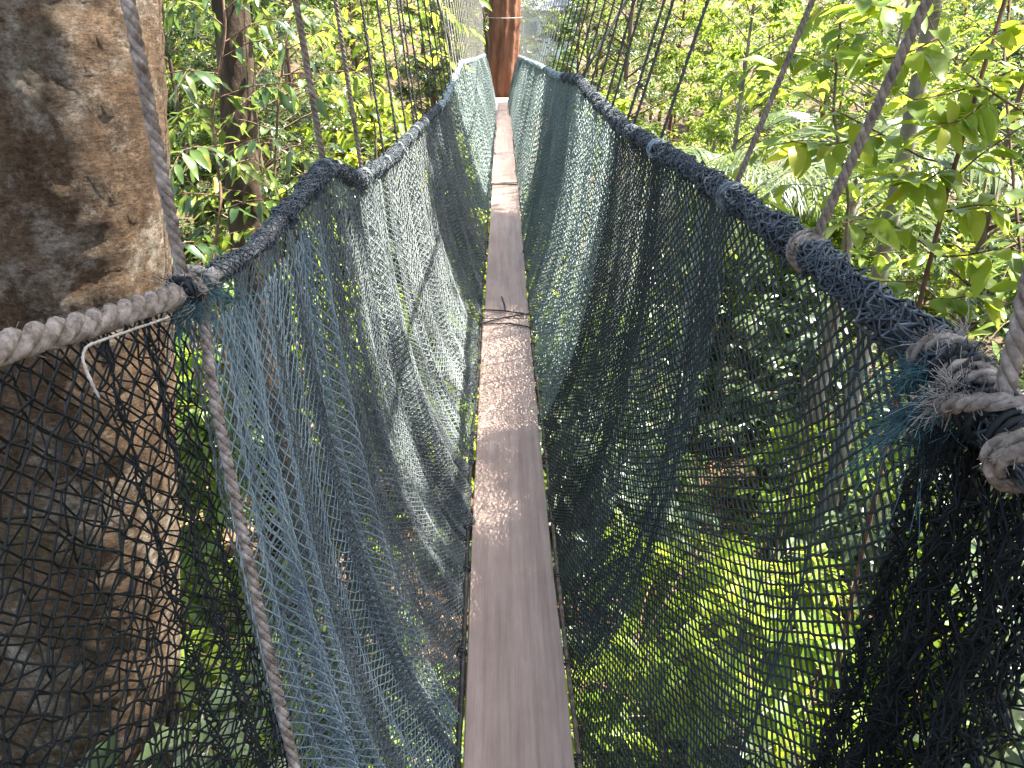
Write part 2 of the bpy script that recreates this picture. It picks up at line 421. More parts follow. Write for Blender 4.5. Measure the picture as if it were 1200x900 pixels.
# ------------------------------------------------------------------ trees
def make_tree(name, H, r0, crown, nclus, nleaf, ll, lw, leafmat, barkmat, seed, spread=0.45, droop=0.5, lean=0.3):
    """returns (trunk, limbs, crown) meshes. crown=(z0,z1,radius)"""
    g = np.random.default_rng(abs(int(seed)))
    z0, z1, R = crown
    ns = 14
    tz = np.linspace(-0.4, H, ns)
    px = lean * np.sin(tz / H * 2.4 + seed) * (tz / H); py = lean * np.cos(tz / H * 2.0 + seed * 2) * (tz / H)
    trunk = np.stack([px, py, tz], 1)
    rad = r0 * (1 - 0.8 * (np.clip(tz, 0, H) / H)) * (1 + 0.5 * np.exp(-np.clip(tz, 0, H) / 0.5))
    tmb = MB(); tube(tmb, resample(trunk, 0.25), np.interp(np.linspace(0, 1, len(resample(trunk, 0.25))), np.linspace(0, 1, ns), rad), 9, rough=0.04)
    lmb = MB(); cmb = MB()
    for c in range(nclus):
        # limb end somewhere in the crown's volume, biased outwards
        zc = g.uniform(z0, z1)
        prof = math.sin(math.pi * (0.12 + 0.8 * (zc - z0) / (z1 - z0))) ** 0.6
        a = g.uniform(0, 2 * math.pi); rr = R * prof * math.sqrt(g.uniform(0.08, 1)) * g.uniform(0.7, 1.15)
        zs = max(z0 * 0.7, min(zc - rr * g.uniform(0.2, 0.7), H * 0.97))
        base = np.array([np.interp(zs, tz, px), np.interp(zs, tz, py), zs])
        end = np.array([rr * math.cos(a), rr * math.sin(a), zc])
        mid = (base + end) / 2 + np.array([0, 0, 0.15 * rr]) + g.normal(0, 0.08 * rr + 0.02, 3)
        tt = np.linspace(0, 1, 7)[:, None]
        L = (1 - tt) ** 2 * base + 2 * tt * (1 - tt) * mid + tt ** 2 * end
        L += g.normal(0, 0.015 * rr, L.shape) * np.minimum(tt, 1)
        lr = np.interp(zs, tz, rad)
        tube(lmb, L, np.linspace(min(0.5 * lr, 0.012 + rr * 0.012), 0.004, 7), 4, cap=False)
        # twigs and leaves about the limb's outer part
        m = int(nleaf * g.uniform(0.5, 1.5))
        ntw = max(2, m // 9)
        tw_t = g.uniform(0.45, 1.0, ntw)
        tb = np.stack([np.interp(tw_t, tt[:, 0], L[:, k]) for k in range(3)], 1)
        td = rand_dirs(ntw, g) * np.array([1, 1, 0.55]) + (end - base) / (np.linalg.norm(end - base) + 1e-6) * 0.7 + np.array([0, 0, -0.15])
        td /= np.linalg.norm(td, axis=1)[:, None]
        tl = g.uniform(0.25, 0.6, ntw) * (0.35 + 0.35 * R) * spread * 1.6
        te = tb + td * tl[:, None]; te[:, 2] -= tl * 0.2
        prisms(lmb, tb, te, 0.004)
        k = 9
        f = np.tile(np.linspace(0.15, 1.0, k), ntw)
        ib = np.repeat(np.arange(ntw), k)
        P = tb[ib] + (te - tb)[ib] * f[:, None] + g.normal(0, 0.01, (ntw * k, 3))
        side = np.cross(td[ib], np.array([0, 0, 1.0])); side /= np.linalg.norm(side, axis=1)[:, None] + 1e-6
        sgn = np.where(np.arange(ntw * k) % 2, 1.0, -1.0)[:, None]
        D = td[ib] * 0.7 + side * sgn * g.uniform(0.4, 1.0, (ntw * k, 1)) + np.array([0, 0, -droop]) * g.uniform(0.2, 1.3, (ntw * k, 1)) + g.normal(0, 0.25, (ntw * k, 3))
        N = g.normal(0, 0.45, (ntw * k, 3)) + np.array([0, 0, 1.0])
        leaf_blades(cmb, P, D, N, g.uniform(0.6, 1.2, ntw * k) * ll, g.uniform(0.7, 1.2, ntw * k) * lw,
                    np.clip(g.normal(0.45, 0.2, ntw * k) + g.normal(0, 0.12), 0, 1))
    return (tmb.mesh('trunk', barkmat), lmb.mesh('limbs', barkmat), cmb.mesh('crown', leafmat))

def place_tree(name, meshes, x, y, rot, sc, label, group, sink=0.0, cat='tree', z=None):
    e = empty(name, (x, y, (float(ground_z(x, y)) if z is None else z) - sink), label=label, cat=cat, group=group)
    e.rotation_euler = (0, 0, rot); e.scale = (sc, sc, sc)
    for n_, me in zip(('trunk', 'limbs', 'crown'), meshes):
        o = bpy.data.objects.new(n_, me); COL.objects.link(o); o.parent = e
    return e

KINDS = [
    # name, (H, r0, crown, nclus, nleaf, ll, lw, leaf, bark, seed), label
    ('understory_tree', (8.5, 0.075, (2.5, 9.0, 1.7), 60, 100, 0.15, 0.055, 'leaf_green', 'bark', 1), 'slender tree with mid green pointed leaves'),
    ('broadleaf_tree', (10.5, 0.10, (3.5, 11.2, 2.1), 70, 110, 0.17, 0.065, 'leaf_lime', 'bark_grey', 2), 'grey stemmed tree with bright yellow green leaves'),
    ('evergreen_tree', (9.5, 0.11, (3.0, 10.2, 2.0), 65, 120, 0.14, 0.05, 'leaf_dark', 'bark', 3), 'dark glossy leaved evergreen tree'),
    ('sparse_tree', (11.5, 0.08, (4.0, 12.0, 2.2), 46, 90, 0.16, 0.06, 'leaf_green', 'bark_stem', 4), 'thin reddish stemmed tree with loose open foliage'),
    ('pale_tree', (9.0, 0.09, (3.0, 9.6, 2.0), 55, 100, 0.18, 0.06, 'leaf_pale', 'bark_grey', 5), 'tree with dull grey green leaves, pale stem'),
    ('shrub', (2.6, 0.03, (0.5, 3.0, 1.15), 40, 80, 0.15, 0.06, 'leaf_green', 'bark', 6), 'low bushy shrub with mid green leaves'),
    ('lime_shrub', (3.4, 0.035, (0.8, 3.8, 1.3), 42, 80, 0.17, 0.07, 'leaf_lime', 'bark', 8), 'low bush with light yellow green leaves'),
    ('grey_shrub', (2.8, 0.03, (0.4, 3.2, 1.3), 34, 80, 0.20, 0.08, 'leaf_pale', 'bark_grey', 10), 'low shrub with broad grey green leaves'),
    ('shade_tree', (13.6, 0.10, (9.3, 14.2, 1.75), 75, 130, 0.17, 0.07, 'leaf_green', 'bark_grey', 14), 'added slim grey tree whose dense round crown, out of view, shades the boards'),
    ('tall_tree', (17.5, 0.22, (9.5, 18.5, 3.4), 70, 120, 0.17, 0.07, 'leaf_green', 'bark_grey', 9), 'tall forest tree whose crown spreads above the walkway'),
]
TREES = {k[0]: (make_tree(k[0], *k[1][:7], M[k[1][7]], M[k[1][8]], k[1][9]), k[2]) for k in KINDS}
def put(kind, x, y, sc=1.0, rot=None, sink=0.0):
    me, lab = TREES[kind]
    cat = 'shrub' if 'shrub' in kind else 'tree'
    zone = ' beyond the far trunk' if y > 21 else ' on the blue grey net side' if x < 0 else ' on the see-through net side'
    size = 'big ' if sc > (1.08 if cat == 'shrub' else 0.98) else ''
    if kind in ('tall_tree', 'shade_tree'): zone, size = '', ''
    lab = size + lab + zone
    return place_tree(kind, me, x, y, rng.uniform(0, 6.28) if rot is None else rot, sc, lab, size + kind.replace('_', ' ') + 's' + zone, sink, cat)

def scatter(kinds, n, xr, yr, scr, mind, keep, taken):
    c = 0; tries = 0
    while c < n and tries < 4000:
        tries += 1
        x, y = rng.uniform(*xr), rng.uniform(*yr)
        if not keep(x, y): continue
        if any((x - a) ** 2 + (y - b) ** 2 < (mind) ** 2 for a, b in taken): continue
        taken.append((x, y)); c += 1
        put(kinds[int(rng.integers(len(kinds)))], x, y, rng.uniform(*scr))
taken = []
rng = np.random.default_rng(21)
MID = ['understory_tree', 'broadleaf_tree', 'evergreen_tree', 'sparse_tree', 'evergreen_tree', 'understory_tree']
# left and right of the walkway, near belt
scatter(MID, 13, (-9, -3.6), (4, 24), (0.75, 1.0), 1.7, lambda x, y: not (y < 6 and x > -4.2), taken)
scatter(MID, 11, (3.2, 9.5), (2.5, 24), (0.7, 0.95), 1.7, lambda x, y: y > 7 or x > 5.5, taken)
# behind the far end and the outer belt
scatter(MID, 105, (-30, 30), (8, 50), (0.85, 1.2), 2.0, lambda x, y: (abs(x) > 9 or y > 22) and abs(x) < 4 + 0.65 * y and not (0.6 < x < 3.4 and y < 44), taken)
tk2 = []
scatter(['shrub', 'lime_shrub', 'lime_shrub', 'grey_shrub'], 90, (-11, 12), (0.2, 21), (0.8, 1.5), 1.05, lambda x, y: not (x < -2 and y < 4.4 and x > -5.5), tk2)
put('broadleaf_tree', 3.3, 31, 1.0); put('sparse_tree', 2.3, 27, 0.8)
for k, (x, y) in enumerate([(1.6, 1.4), (2.7, 1.0), (3.9, 1.7), (2.1, 2.7), (3.3, 3.0), (4.6, 3.1), (1.5, 4.0), (2.6, 4.3), (3.8, 4.5), (5.2, 4.8), (2.0, 5.7), (3.2, 6.1), (1.3, 7.2), (4.9, 6.6)]):
    e = put(['shrub', 'lime_shrub', 'grey_shrub'][k % 3], x, y, 0.80 + 0.35 * ((k * 7) % 5) / 5)
    tag(e, ['mid green', 'lime green', 'broad leaved grey green'][k % 3] + ' shrub crowding up close below the see-through net', 'shrub', ['green', 'lime', 'grey green'][k % 3] + ' shrubs close below the see-through net')
# canopy that shades the walkway
for x, y, s in [(4.3, 0.6, 1.0), (6.2, 1.6, 1.05), (-4.2, -2.6, 0.9), (-6.5, 5.5, 1.0), (10.5, 8.0, 0.95), (-5.5, 12.5, 0.95), (9.5, -1.5, 1.0)]:
    put('tall_tree', x, y, s)
put('shade_tree', 3.05, 2.0, 1.0)  # added tree, unseen crown set in the sun's path to shade the near board
put('shade_tree', 3.0, 6.1, 1.0)  # second added crown, shading the middle boards and nets

def build_undergrowth():
    """low herb layer that closes the forest floor away from the walkway"""
    mb = MB(); n = 32000
    r = 9 + 70 * rng.random(n) ** 1.4; a = rng.uniform(-1.0, 1.0, n)
    x = r * np.sin(a); y = 2 + r * np.cos(a)
    c = vnoise(np.stack([x * 0.5, y * 0.5, x * 0], 1))
    P = np.stack([x, y, ground_z(x, y) + rng.random(n) * (0.15 + 1.5 * c)], 1)
    D = rand_dirs(n); D[:, 2] = D[:, 2] * 0.5 + 0.15
    N = rand_dirs(n) * 0.6; N[:, 2] += 1
    k = 0.6 + r / 45
    leaf_blades(mb, P, D, N, rng.uniform(0.16, 0.34, n) * k, rng.uniform(0.07, 0.13, n) * k, np.clip(rng.normal(.45, .22, n), 0, 1), 0.3, 0.25)
    mb.build('undergrowth', M['leaf_green'], smooth=False, kind='stuff', label='low green undergrowth covering the slopes between the trees', cat='undergrowth')
build_undergrowth()

# ------------------------------------------------------------------ walkway geometry
def path_from(ctrl, step=0.02, win=9):
    return smooth_path(np.array(ctrl), step, win)

RC = [(0.42, -0.9, 1.17), (0.42, 0.2, 1.16)] + [tuple(at_x(px, py, x)) for px, py, x in
      [(1205, 545, 0.415), (1130, 436, 0.42), (1060, 388, 0.42), (950, 297, 0.42), (845, 222, 0.42), (768, 173, 0.41), (735, 153, 0.40), (700, 118, 0.39), (678, 93, 0.385), (655, 90, 0.38), (630, 76, 0.37), (608, 66, 0.36)]]
LC = [(-0.44, -0.9, 1.30), (-0.43, 0.2, 1.29)] + [tuple(at_x(px, py, x)) for px, py, x in
      [(0, 405, -0.425), (100, 382, -0.42), (215, 343, -0.42), (300, 292, -0.42), (384, 194, -0.415), (418, 212, -0.41), (455, 188, -0.40), (490, 150, -0.39), (520, 120, -0.385), (540, 74, -0.38), (556, 70, -0.37), (573, 62, -0.28)]]
RP = path_from(RC, 0.01, 15); LP = path_from(LC, 0.01, 15)
def rope_at(side, y):
    P = RP if side > 0 else LP
    return np.stack([np.interp(y, P[:, 1], P[:, 0]), y, np.interp(y, P[:, 1], P[:, 2])], -1)
YEND = 16.6
def centre_x(y):
    return np.interp(y, [-3, 1.1, 2.2, 4.0, 7.6, 11.2, 14.8, 18], [0.032, 0.032, 0.022, 0.018, 0.03, 0.035, 0.02, 0.0])
def plank_z(y):
    return np.interp(y, [-3, 1, 4, 8, 12, 17], [0.0, 0.0, 0.0, 0.03, -0.02, -0.04])
PW = 0.25

# planks on ladders
JOINTS = [-3.2, 0.4, 4.0, 7.6, 11.2, 14.8, 16.55]
plabels = ['grey brown walkway board running back under the photographer', 'long pinkish grey walkway board before the crossed cord lashing',
           'walkway board just past the crossed cord lashing', 'walkway board in the sun-flecked middle of the bridge',
           'walkway board between the far dappled joints', 'short bleached walkway board meeting the far tree platform']
for k in range(len(JOINTS) - 1):
    y0, y1 = JOINTS[k] + 0.006, JOINTS[k + 1] - 0.006
    ny = 14; ys = np.linspace(y0, y1, ny)
    skew = [0.0, 0.0, 0.004, -0.006, 0.006, -0.004][k]
    prof = [(-.5, -.030), (-.5, -.004), (-.488, 0.0), (-.25, .0015), (0, .002), (.25, .0015), (.488, 0.0), (.5, -.004), (.5, -.030)]
    V = []
    for y in ys:
        cx = centre_x(y) + skew
        for (a, z) in prof:
            V.append((cx + a * PW + (rng.normal(0, 0.0012) if abs(a) > .45 else 0), y, plank_z(y) + z + 0.002 * (k % 2) * (1 if k > 1 else 0)))
    n = len(prof)
    q = [(i * n + j, i * n + (j + 1) % n, (i + 1) * n + (j + 1) % n, (i + 1) * n + j) for i in range(ny - 1) for j in range(n)]
    mb = MB(); mb.add(V, quads=q)
    mb.add([V[j] for j in range(n)] + [V[(ny - 1) * n + j] for j in range(n)],
           tris=[(0, j, j + 1) for j in range(1, n - 1)] + [(n, n + j + 1, n + j) for j in range(1, n - 1)])
    mb.build('walkway_plank', M['plank'], smooth=False, label=plabels[k], cat='plank', group='boards of the walkway')
    # supporting ladder
    lad = empty('ladder', (float(centre_x((y0 + y1) / 2)), y0, 0), label='dull metal ladder carrying ' + plabels[k], cat='ladder', group='ladders under the boards')
    for s in (-1, 1):
        r = MB()
        P = np.stack([centre_x(ys) + s * 0.105 - lad.location[0], ys - y0, plank_z(ys) - 0.058], 1)
        tube(r, P, 0.020, 8); r.build('rail', M['metal'], lad)
    rm = None
    for yy in np.arange(y0 + 0.15, y1, 0.3):
        if rm is None:
            r = MB(); tube(r, np.array([(-0.1, 0, 0), (0, 0, 0), (0.1, 0, 0)]), 0.012, 6); rm = r.mesh('rung', M['metal'])
        o = bpy.data.objects.new('rung', rm); COL.objects.link(o); o.parent = lad
        o.location = (float(centre_x(yy)) - lad.location[0], yy - y0, float(plank_z(yy)) - 0.058)

# edge cords along the boards and their lacing
for s, mt, lab in ((-1, 'cable', 'black cord running along the board edge below the shaded blue net'), (1, 'rope_brown', 'brown frayed cord along the board edge below the see-through dark net')):
    ys = np.arange(-2.5, 16.4, 0.03)
    P = np.stack([centre_x(ys) + s * (PW / 2 + 0.014 + 0.004 * np.sin(ys * 3.1)), ys, plank_z(ys) - 0.012 + 0.004 * np.sin(ys * 5.0)], 1)
    e = empty('edge_cord', P[0], label=lab, cat='cord')
    e_loc = np.array(P[0])
    mb = MB(); tube(mb, P - e_loc, 0.0065, 6, rough=0.08); mb.build('cord', M[mt], e)
    for yy in np.arange(0.9, 9, 0.31):
        yy += rng.uniform(-0.06, 0.06)
        c = np.array([centre_x(yy) + s * (PW / 2 + 0.012), yy, plank_z(yy) - 0.012])
        th = np.linspace(0, 2 * math.pi * rng.uniform(1.4, 2.2), 26)
        rr = 0.013 + 0.003 * np.sin(th * 0.7)
        L = c + np.stack([rr * np.cos(th), np.linspace(-0.012, 0.012, 26), rr * np.sin(th)], 1)
        mb = MB(); tube(mb, L - e_loc, 0.0028, 5); mb.build('lacing', M['cable'], e)

# crossed lashing where two boards meet
for yj, lab in ((4.0, 'dark cord lashed in crosses over the joint of the nearer boards'), (7.6, 'dark cord tied across the joint of the farther boards')):
    c0 = np.array([float(centre_x(yj)), yj, float(plank_z(yj))])
    e = empty('lashing', c0, label=lab, cat='lashing')
    segs = [((-.135, -.10), (.135, .05)), ((-.13, .12), (.138, .03)), ((-.135, -.11), (.02, -.10), (.13, -.16)), ((-.02, .34), (-.005, .20), (.0, .1))] if yj < 5 else [((-.13, .03), (.13, .06)), ((-.13, -.02), (.13, -.05)), ((-.12, .05), (.13, -.03))]
    for sgm in segs:
        pts = np.array([(x, y, 0.010) for x, y in sgm])
        if len(pts) == 2: pts = np.array([pts[0], (pts[0] + pts[1]) / 2 + [0, 0.01, 0.003], pts[1]])
        if sgm[0][0] < -.1: pts = np.vstack([[pts[0][0] - .006, pts[0][1], -.035], pts])
        if sgm[-1][0] > .1: pts = np.vstack([pts, [pts[-1][0] + .006, pts[-1][1], -.035]])
        mb = MB(); tube(mb, smooth_path(pts, 0.008, 3), 0.0042 if yj < 5 else 0.0035, 6, rough=0.05); mb.build('cord', M['cable'], e)

# ------------------------------------------------------------------ nets
def fold_fn(seed, n=7, lo=0.10, hi=0.55):
    g = np.random.default_rng(abs(int(seed)))
    wl = g.uniform(lo, hi, n); ph = g.uniform(0, 6.28, n); am = (wl / hi) ** 0.8 * g.uniform(0.5, 1, n)
    am /= np.sqrt((am ** 2).sum())
    sh = g.uniform(-0.06, 0.06, n)
    return lambda s, v: sum(a * np.sin(2 * math.pi * (s + q * v) / l + p) for a, l, p, q in zip(am, wl, ph, sh))

CTL = {-1: ((0.42, 0.37, 0.30), (0.08, 0.30, 0.5)), 1: ((0.38, 0.34, 0.28), (0.25, 0.40, 0.5))}
def net_panel(name, side, y0, y1, pitch, rows, r, gather, A, seed, mat, label, group=None, off=0.0, v0=0.0, v1=1.0, knot=1.7, bunch=0.6, jit=0.0014, ysh=0.0, cat='net', parent=None, sag=0.05, ridge=None):
    g = np.random.default_rng(abs(int(seed)))
    S = (y1 - y0) * gather; n = max(4, int(S / pitch))
    ss = np.linspace(0, S, n * 3)
    # gathering: bunched and stretched stretches of net
    rate = 1.0 - bunch * np.clip(vnoise(np.stack([ss * 3.3 + seed, ss * 0 + 3.3, ss * 0 + seed], 1)) * 1.9 - 0.65, 0, 1.0)
    rate += 0.35 * (vnoise(np.stack([ss * 9 + seed, ss * 0 + 1.3, ss * 0 + 2], 1)) - 0.5)
    if ridge is not None:
        for yc, wd, am in ridge:
            f = (yc - y0) / (y1 - y0) * S
            rate *= 1 - am * np.exp(-((ss - f) / wd) ** 2)
    rate = np.clip(rate, 0.10, None)
    ym = np.concatenate([[0], np.cumsum((rate[1:] + rate[:-1]) / 2)]); ym = y0 + ym / ym[-1] * (y1 - y0)
    slack = np.clip(1.35 - rate, 0.1, 1.3)
    i = np.arange(n + 1)[None, :]; j = np.arange(rows + 1)[:, None]
    s = (i + 0.5 * (j % 2)) * S / (n + 0.5)
    vv = (j / rows) + 0 * i
    v = v0 + (v1 - v0) * vv
    v = v + 0.012 * (vnoise(np.stack([s * 5, v * 3, s * 0 + seed], -1)) - 0.5) * np.sin(math.pi * vv)
    Fn = fold_fn(seed); Fn2 = fold_fn(seed + 50, 5, 0.05, 0.16)
    y = np.interp(s, ss, ym) + 0.03 * (vnoise(np.stack([s * 1.5, v * 2.0, s * 0 + seed + 9], -1)) - 0.5) * np.sin(math.pi * np.clip(v, 0, 1)) + ysh * v
    sl = np.interp(s, ss, slack)
    top = rope_at(side, y)
    bot = np.stack([centre_x(y) + side * (PW / 2 + 0.012), y, plank_z(y) - 0.02], -1)
    top[..., 2] -= 0.014
    ctl = np.stack([centre_x(y) + side * np.interp(y, [1, 3, 8], CTL[side][0]), y, np.interp(y, [1, 3, 8], CTL[side][1])], -1)
    vb = v[..., None]
    P = (1 - vb) ** 2 * top + 2 * vb * (1 - vb) * ctl + vb ** 2 * bot
    d = 2 * (1 - vb) * (ctl - top) + 2 * vb * (bot - ctl); d /= np.linalg.norm(d, axis=-1)[..., None]
    nrm = np.cross(d, np.array([0, 1.0, 0])); nrm *= np.where((nrm[..., 0:1] * side) > 0, 1, -1)
    env = 0.25 + 0.75 * np.sin(math.pi * np.clip(0.06 + 0.88 * v, 0, 1)) ** 0.8
    disp = off + env * np.interp(y, [1, 6], [0.7, 1.0]) * sl * (A * Fn(s, v) + 0.35 * A * Fn2(s, v))
    P = P + nrm * disp[..., None] + g.normal(0, jit, P.shape)
    mb = MB()
    r_, c_ = rows + 1, n + 1
    idx = np.arange(r_ * c_).reshape(r_, c_)
    E = []
    for jj in range(rows):
        if jj % 2 == 0:
            E.append(np.stack([idx[jj], idx[jj + 1]], 1)); E.append(np.stack([idx[jj, 1:], idx[jj + 1, :-1]], 1))
        else:
            E.append(np.stack([idx[jj], idx[jj + 1]], 1)); E.append(np.stack([idx[jj, :-1], idx[jj + 1, 1:]], 1))
    E = np.concatenate(E)
    Q = P.reshape(-1, 3)
    org = Q.mean(0); Q = Q - org
    prisms(mb, Q[E[:, 0]], Q[E[:, 1]], r)
    if knot: octas(mb, Q, r * knot)
    o = mb.build(name, M[mat], parent, label=label, cat=cat, group=group)
    o.location = tuple(org)
    return o

# left side
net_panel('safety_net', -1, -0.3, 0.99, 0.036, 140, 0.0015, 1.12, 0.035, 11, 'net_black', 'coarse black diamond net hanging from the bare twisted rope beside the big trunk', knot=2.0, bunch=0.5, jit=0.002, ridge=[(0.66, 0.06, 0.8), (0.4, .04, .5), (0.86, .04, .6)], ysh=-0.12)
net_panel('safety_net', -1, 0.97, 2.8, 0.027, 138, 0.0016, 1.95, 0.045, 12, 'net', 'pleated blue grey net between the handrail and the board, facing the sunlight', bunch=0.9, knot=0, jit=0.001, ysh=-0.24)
net_panel('safety_net', -1, 2.78, 6.0, 0.038, 98, 0.0022, 1.4, 0.04, 15, 'net', 'smooth blue grey net beside the boards by the crossed lashing', bunch=0.8, knot=0, ysh=-0.26)
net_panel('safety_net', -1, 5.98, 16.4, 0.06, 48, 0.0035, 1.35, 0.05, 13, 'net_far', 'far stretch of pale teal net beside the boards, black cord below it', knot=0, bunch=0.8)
# right side
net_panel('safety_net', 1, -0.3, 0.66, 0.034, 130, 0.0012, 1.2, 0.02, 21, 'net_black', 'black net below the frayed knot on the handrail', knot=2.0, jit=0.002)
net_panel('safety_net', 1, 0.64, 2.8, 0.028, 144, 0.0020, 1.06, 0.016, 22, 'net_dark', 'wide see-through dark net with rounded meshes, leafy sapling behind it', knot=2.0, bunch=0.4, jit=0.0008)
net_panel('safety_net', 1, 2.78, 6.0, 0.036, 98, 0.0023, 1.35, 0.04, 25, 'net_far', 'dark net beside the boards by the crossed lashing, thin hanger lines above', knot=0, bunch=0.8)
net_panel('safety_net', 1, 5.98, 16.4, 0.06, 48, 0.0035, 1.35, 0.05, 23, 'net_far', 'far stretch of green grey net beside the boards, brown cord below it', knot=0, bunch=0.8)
# overlapping extra layers
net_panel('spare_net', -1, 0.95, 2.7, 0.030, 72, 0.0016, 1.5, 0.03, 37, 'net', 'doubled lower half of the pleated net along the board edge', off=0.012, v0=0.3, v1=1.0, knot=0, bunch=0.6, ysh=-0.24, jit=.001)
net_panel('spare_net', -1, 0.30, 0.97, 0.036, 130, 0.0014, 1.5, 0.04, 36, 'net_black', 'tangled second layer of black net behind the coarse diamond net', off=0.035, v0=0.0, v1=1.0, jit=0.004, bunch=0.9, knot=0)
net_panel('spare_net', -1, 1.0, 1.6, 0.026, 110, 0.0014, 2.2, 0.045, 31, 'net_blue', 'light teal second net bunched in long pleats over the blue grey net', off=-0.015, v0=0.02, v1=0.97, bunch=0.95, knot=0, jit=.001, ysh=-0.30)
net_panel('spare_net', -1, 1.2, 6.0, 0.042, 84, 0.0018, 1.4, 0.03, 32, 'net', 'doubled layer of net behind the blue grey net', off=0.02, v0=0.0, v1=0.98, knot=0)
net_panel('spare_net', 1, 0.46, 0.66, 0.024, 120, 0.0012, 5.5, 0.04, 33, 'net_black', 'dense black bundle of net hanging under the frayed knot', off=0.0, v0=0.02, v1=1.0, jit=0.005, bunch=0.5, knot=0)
net_panel('spare_net', 1, 0.48, 0.70, 0.024, 110, 0.0012, 4.5, 0.035, 35, 'net_black', 'outer fold of the dense black net bundle under the frayed knot', off=0.03, v0=0.0, v1=1.0, jit=0.005, bunch=0.5, knot=0)
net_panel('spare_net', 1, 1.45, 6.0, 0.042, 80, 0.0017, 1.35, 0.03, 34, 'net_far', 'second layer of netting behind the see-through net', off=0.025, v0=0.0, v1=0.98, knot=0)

# ------------------------------------------------------------------ handrail ropes
def rope_thing(name, P, R, pitch, mats, label, cat='rope', group=None, sides=7, strands=3, step=0.012, fine_to=None):
    Pr = resample(P, step)
    org = Pr[0].copy()
    e = empty(name, org, label=label, cat=cat, group=group)
    for k in range(strands):
        H = helix(Pr - org, R * 0.52, pitch, 2 * math.pi * k / strands)
        mb = MB(); tube(mb, H, R * 0.56, sides, rough=0.05)
        if R > 0.011 and step < 0.01:                       # hairy surface
            g2 = np.random.default_rng(k + 5); m2 = 900
            ii = g2.integers(0, len(H), m2); dd = rand_dirs(m2, g2)
            p0 = H[ii] + dd * R * 0.5
            prisms(mb, p0, p0 + (dd * 0.5 + rand_dirs(m2, g2)) * R * g2.uniform(0.15, 0.55, (m2, 1)), 0.00035)
            for q in range(5):                              # yarns of the strand
                tube(mb, helix(H, R * 0.46, 0.05, q * 1.2566), R * 0.16, 4, cap=False)
        mb.build('strand', M[mats], e)
    return e

def net_wrap(parent, P, r0, pitch, nring, r, seed, mat, amp=0.25):
    """bunched netting sewn round a rope"""
    g = np.random.default_rng(abs(int(seed)))
    Pr = resample(P, pitch / 2)
    T, N, B = frames(Pr); n = len(Pr)
    ph = np.cumsum(g.normal(0, 0.12, n))
    K = np.zeros((n, nring, 3))
    s = np.arange(n) * pitch / 2
    for k in range(nring):
        th = 2 * math.pi * (k + 0.5 * (np.arange(n) % 2)) / nring + ph + g.normal(0, 0.12, n)
        rr = r0 * (1 + amp * g.normal(0, 0.6, n) + 0.22 * np.sin(s * 23 + seed) * np.sin(s * 7.7))
        K[:, k] = Pr + rr[:, None] * (np.cos(th)[:, None] * N + np.sin(th)[:, None] * B)
    idx = np.arange(n * nring).reshape(n, nring); E = []
    for i in range(n - 1):
        E.append(np.stack([idx[i], idx[i + 1]], 1))
        E.append(np.stack([idx[i], np.roll(idx[i + 1], 1 if i % 2 == 0 else -1)], 1))
    E = np.concatenate(E); Q = K.reshape(-1, 3) - np.array(parent.location)
    mb = MB(); prisms(mb, Q[E[:, 0]], Q[E[:, 1]], r)
    return mb.build('net_wrapping', M[mat], parent)

def seg(P, ya, yb):
    return P[(P[:, 1] >= ya) & (P[:, 1] <= yb)]
lr1 = rope_thing('handrail_rope', seg(LP, -0.9, 1.03), 0.0138, 0.10, 'rope', 'thick bare twisted handrail rope in front of the big trunk', step=0.005, sides=9)
lr2 = rope_thing('handrail_rope', seg(LP, 0.98, 16.6), 0.0115, 0.085, 'rope_pale', 'pale handrail rope wrapped in dark netting above the blue grey net', step=0.018, sides=5)
net_wrap(lr2, seg(LP, 1.08, 5.0), 0.0155, 0.017, 9, 0.0015, 1, 'net_navy')
net_wrap(lr2, seg(LP, 1.45, 5.0), 0.0195, 0.015, 9, 0.0015, 2, 'net_navy', 0.35)
net_wrap(lr2, seg(LP, 5.0, 16.4), 0.021, 0.06, 6, 0.0045, 3, 'net_blue')
rr1 = rope_thing('handrail_rope', seg(RP, -0.9, 16.6), 0.0115, 0.085, 'rope_pale', 'handrail rope thickly wrapped in dark blue netting above the see-through net', step=0.018, sides=5)
net_wrap(rr1, seg(RP, -0.4, 5.0), 0.0165, 0.016, 10, 0.0019, 4, 'net_navy')
net_wrap(rr1, seg(RP, 0.6, 5.0), 0.0200, 0.016, 10, 0.0018, 5, 'net_navy', 0.4)
net_wrap(rr1, seg(RP, 5.0, 16.4), 0.021, 0.06, 6, 0.0045, 6, 'net_blue')

# seam rope down the left net, and a thin white tie
C = np.array([at_x(238, 352, -0.415), at_x(243, 420, -0.40), at_x(262, 520, -0.375), at_x(288, 640, -0.345), at_x(318, 780, -0.315), at_x(345, 895, -0.285), at_x(356, 960, -0.26)])
rope_thing('seam_rope', smooth_path(C, 0.006, 11), 0.0075, 0.045, 'rope', 'pale rope lacing the edge of the coarse black net, hanging from the tied handrail joint', step=0.004, sides=6)
C = np.array([at_x(198, 372, -0.40), at_x(150, 388, -0.40), at_x(108, 403, -0.40), at_x(92, 408, -0.405), at_x(97, 424, -0.40), at_x(105, 445, -0.39), at_x(116, 466, -0.38)])
mb = MB(); tube(mb, smooth_path(C, 0.002, 19), 0.0015, 6, rough=0.2)
mb.build('tie_cord', M['rope_pale'], label='thin white tie cord with a dangling tail under the bare twisted rope', cat='cord')

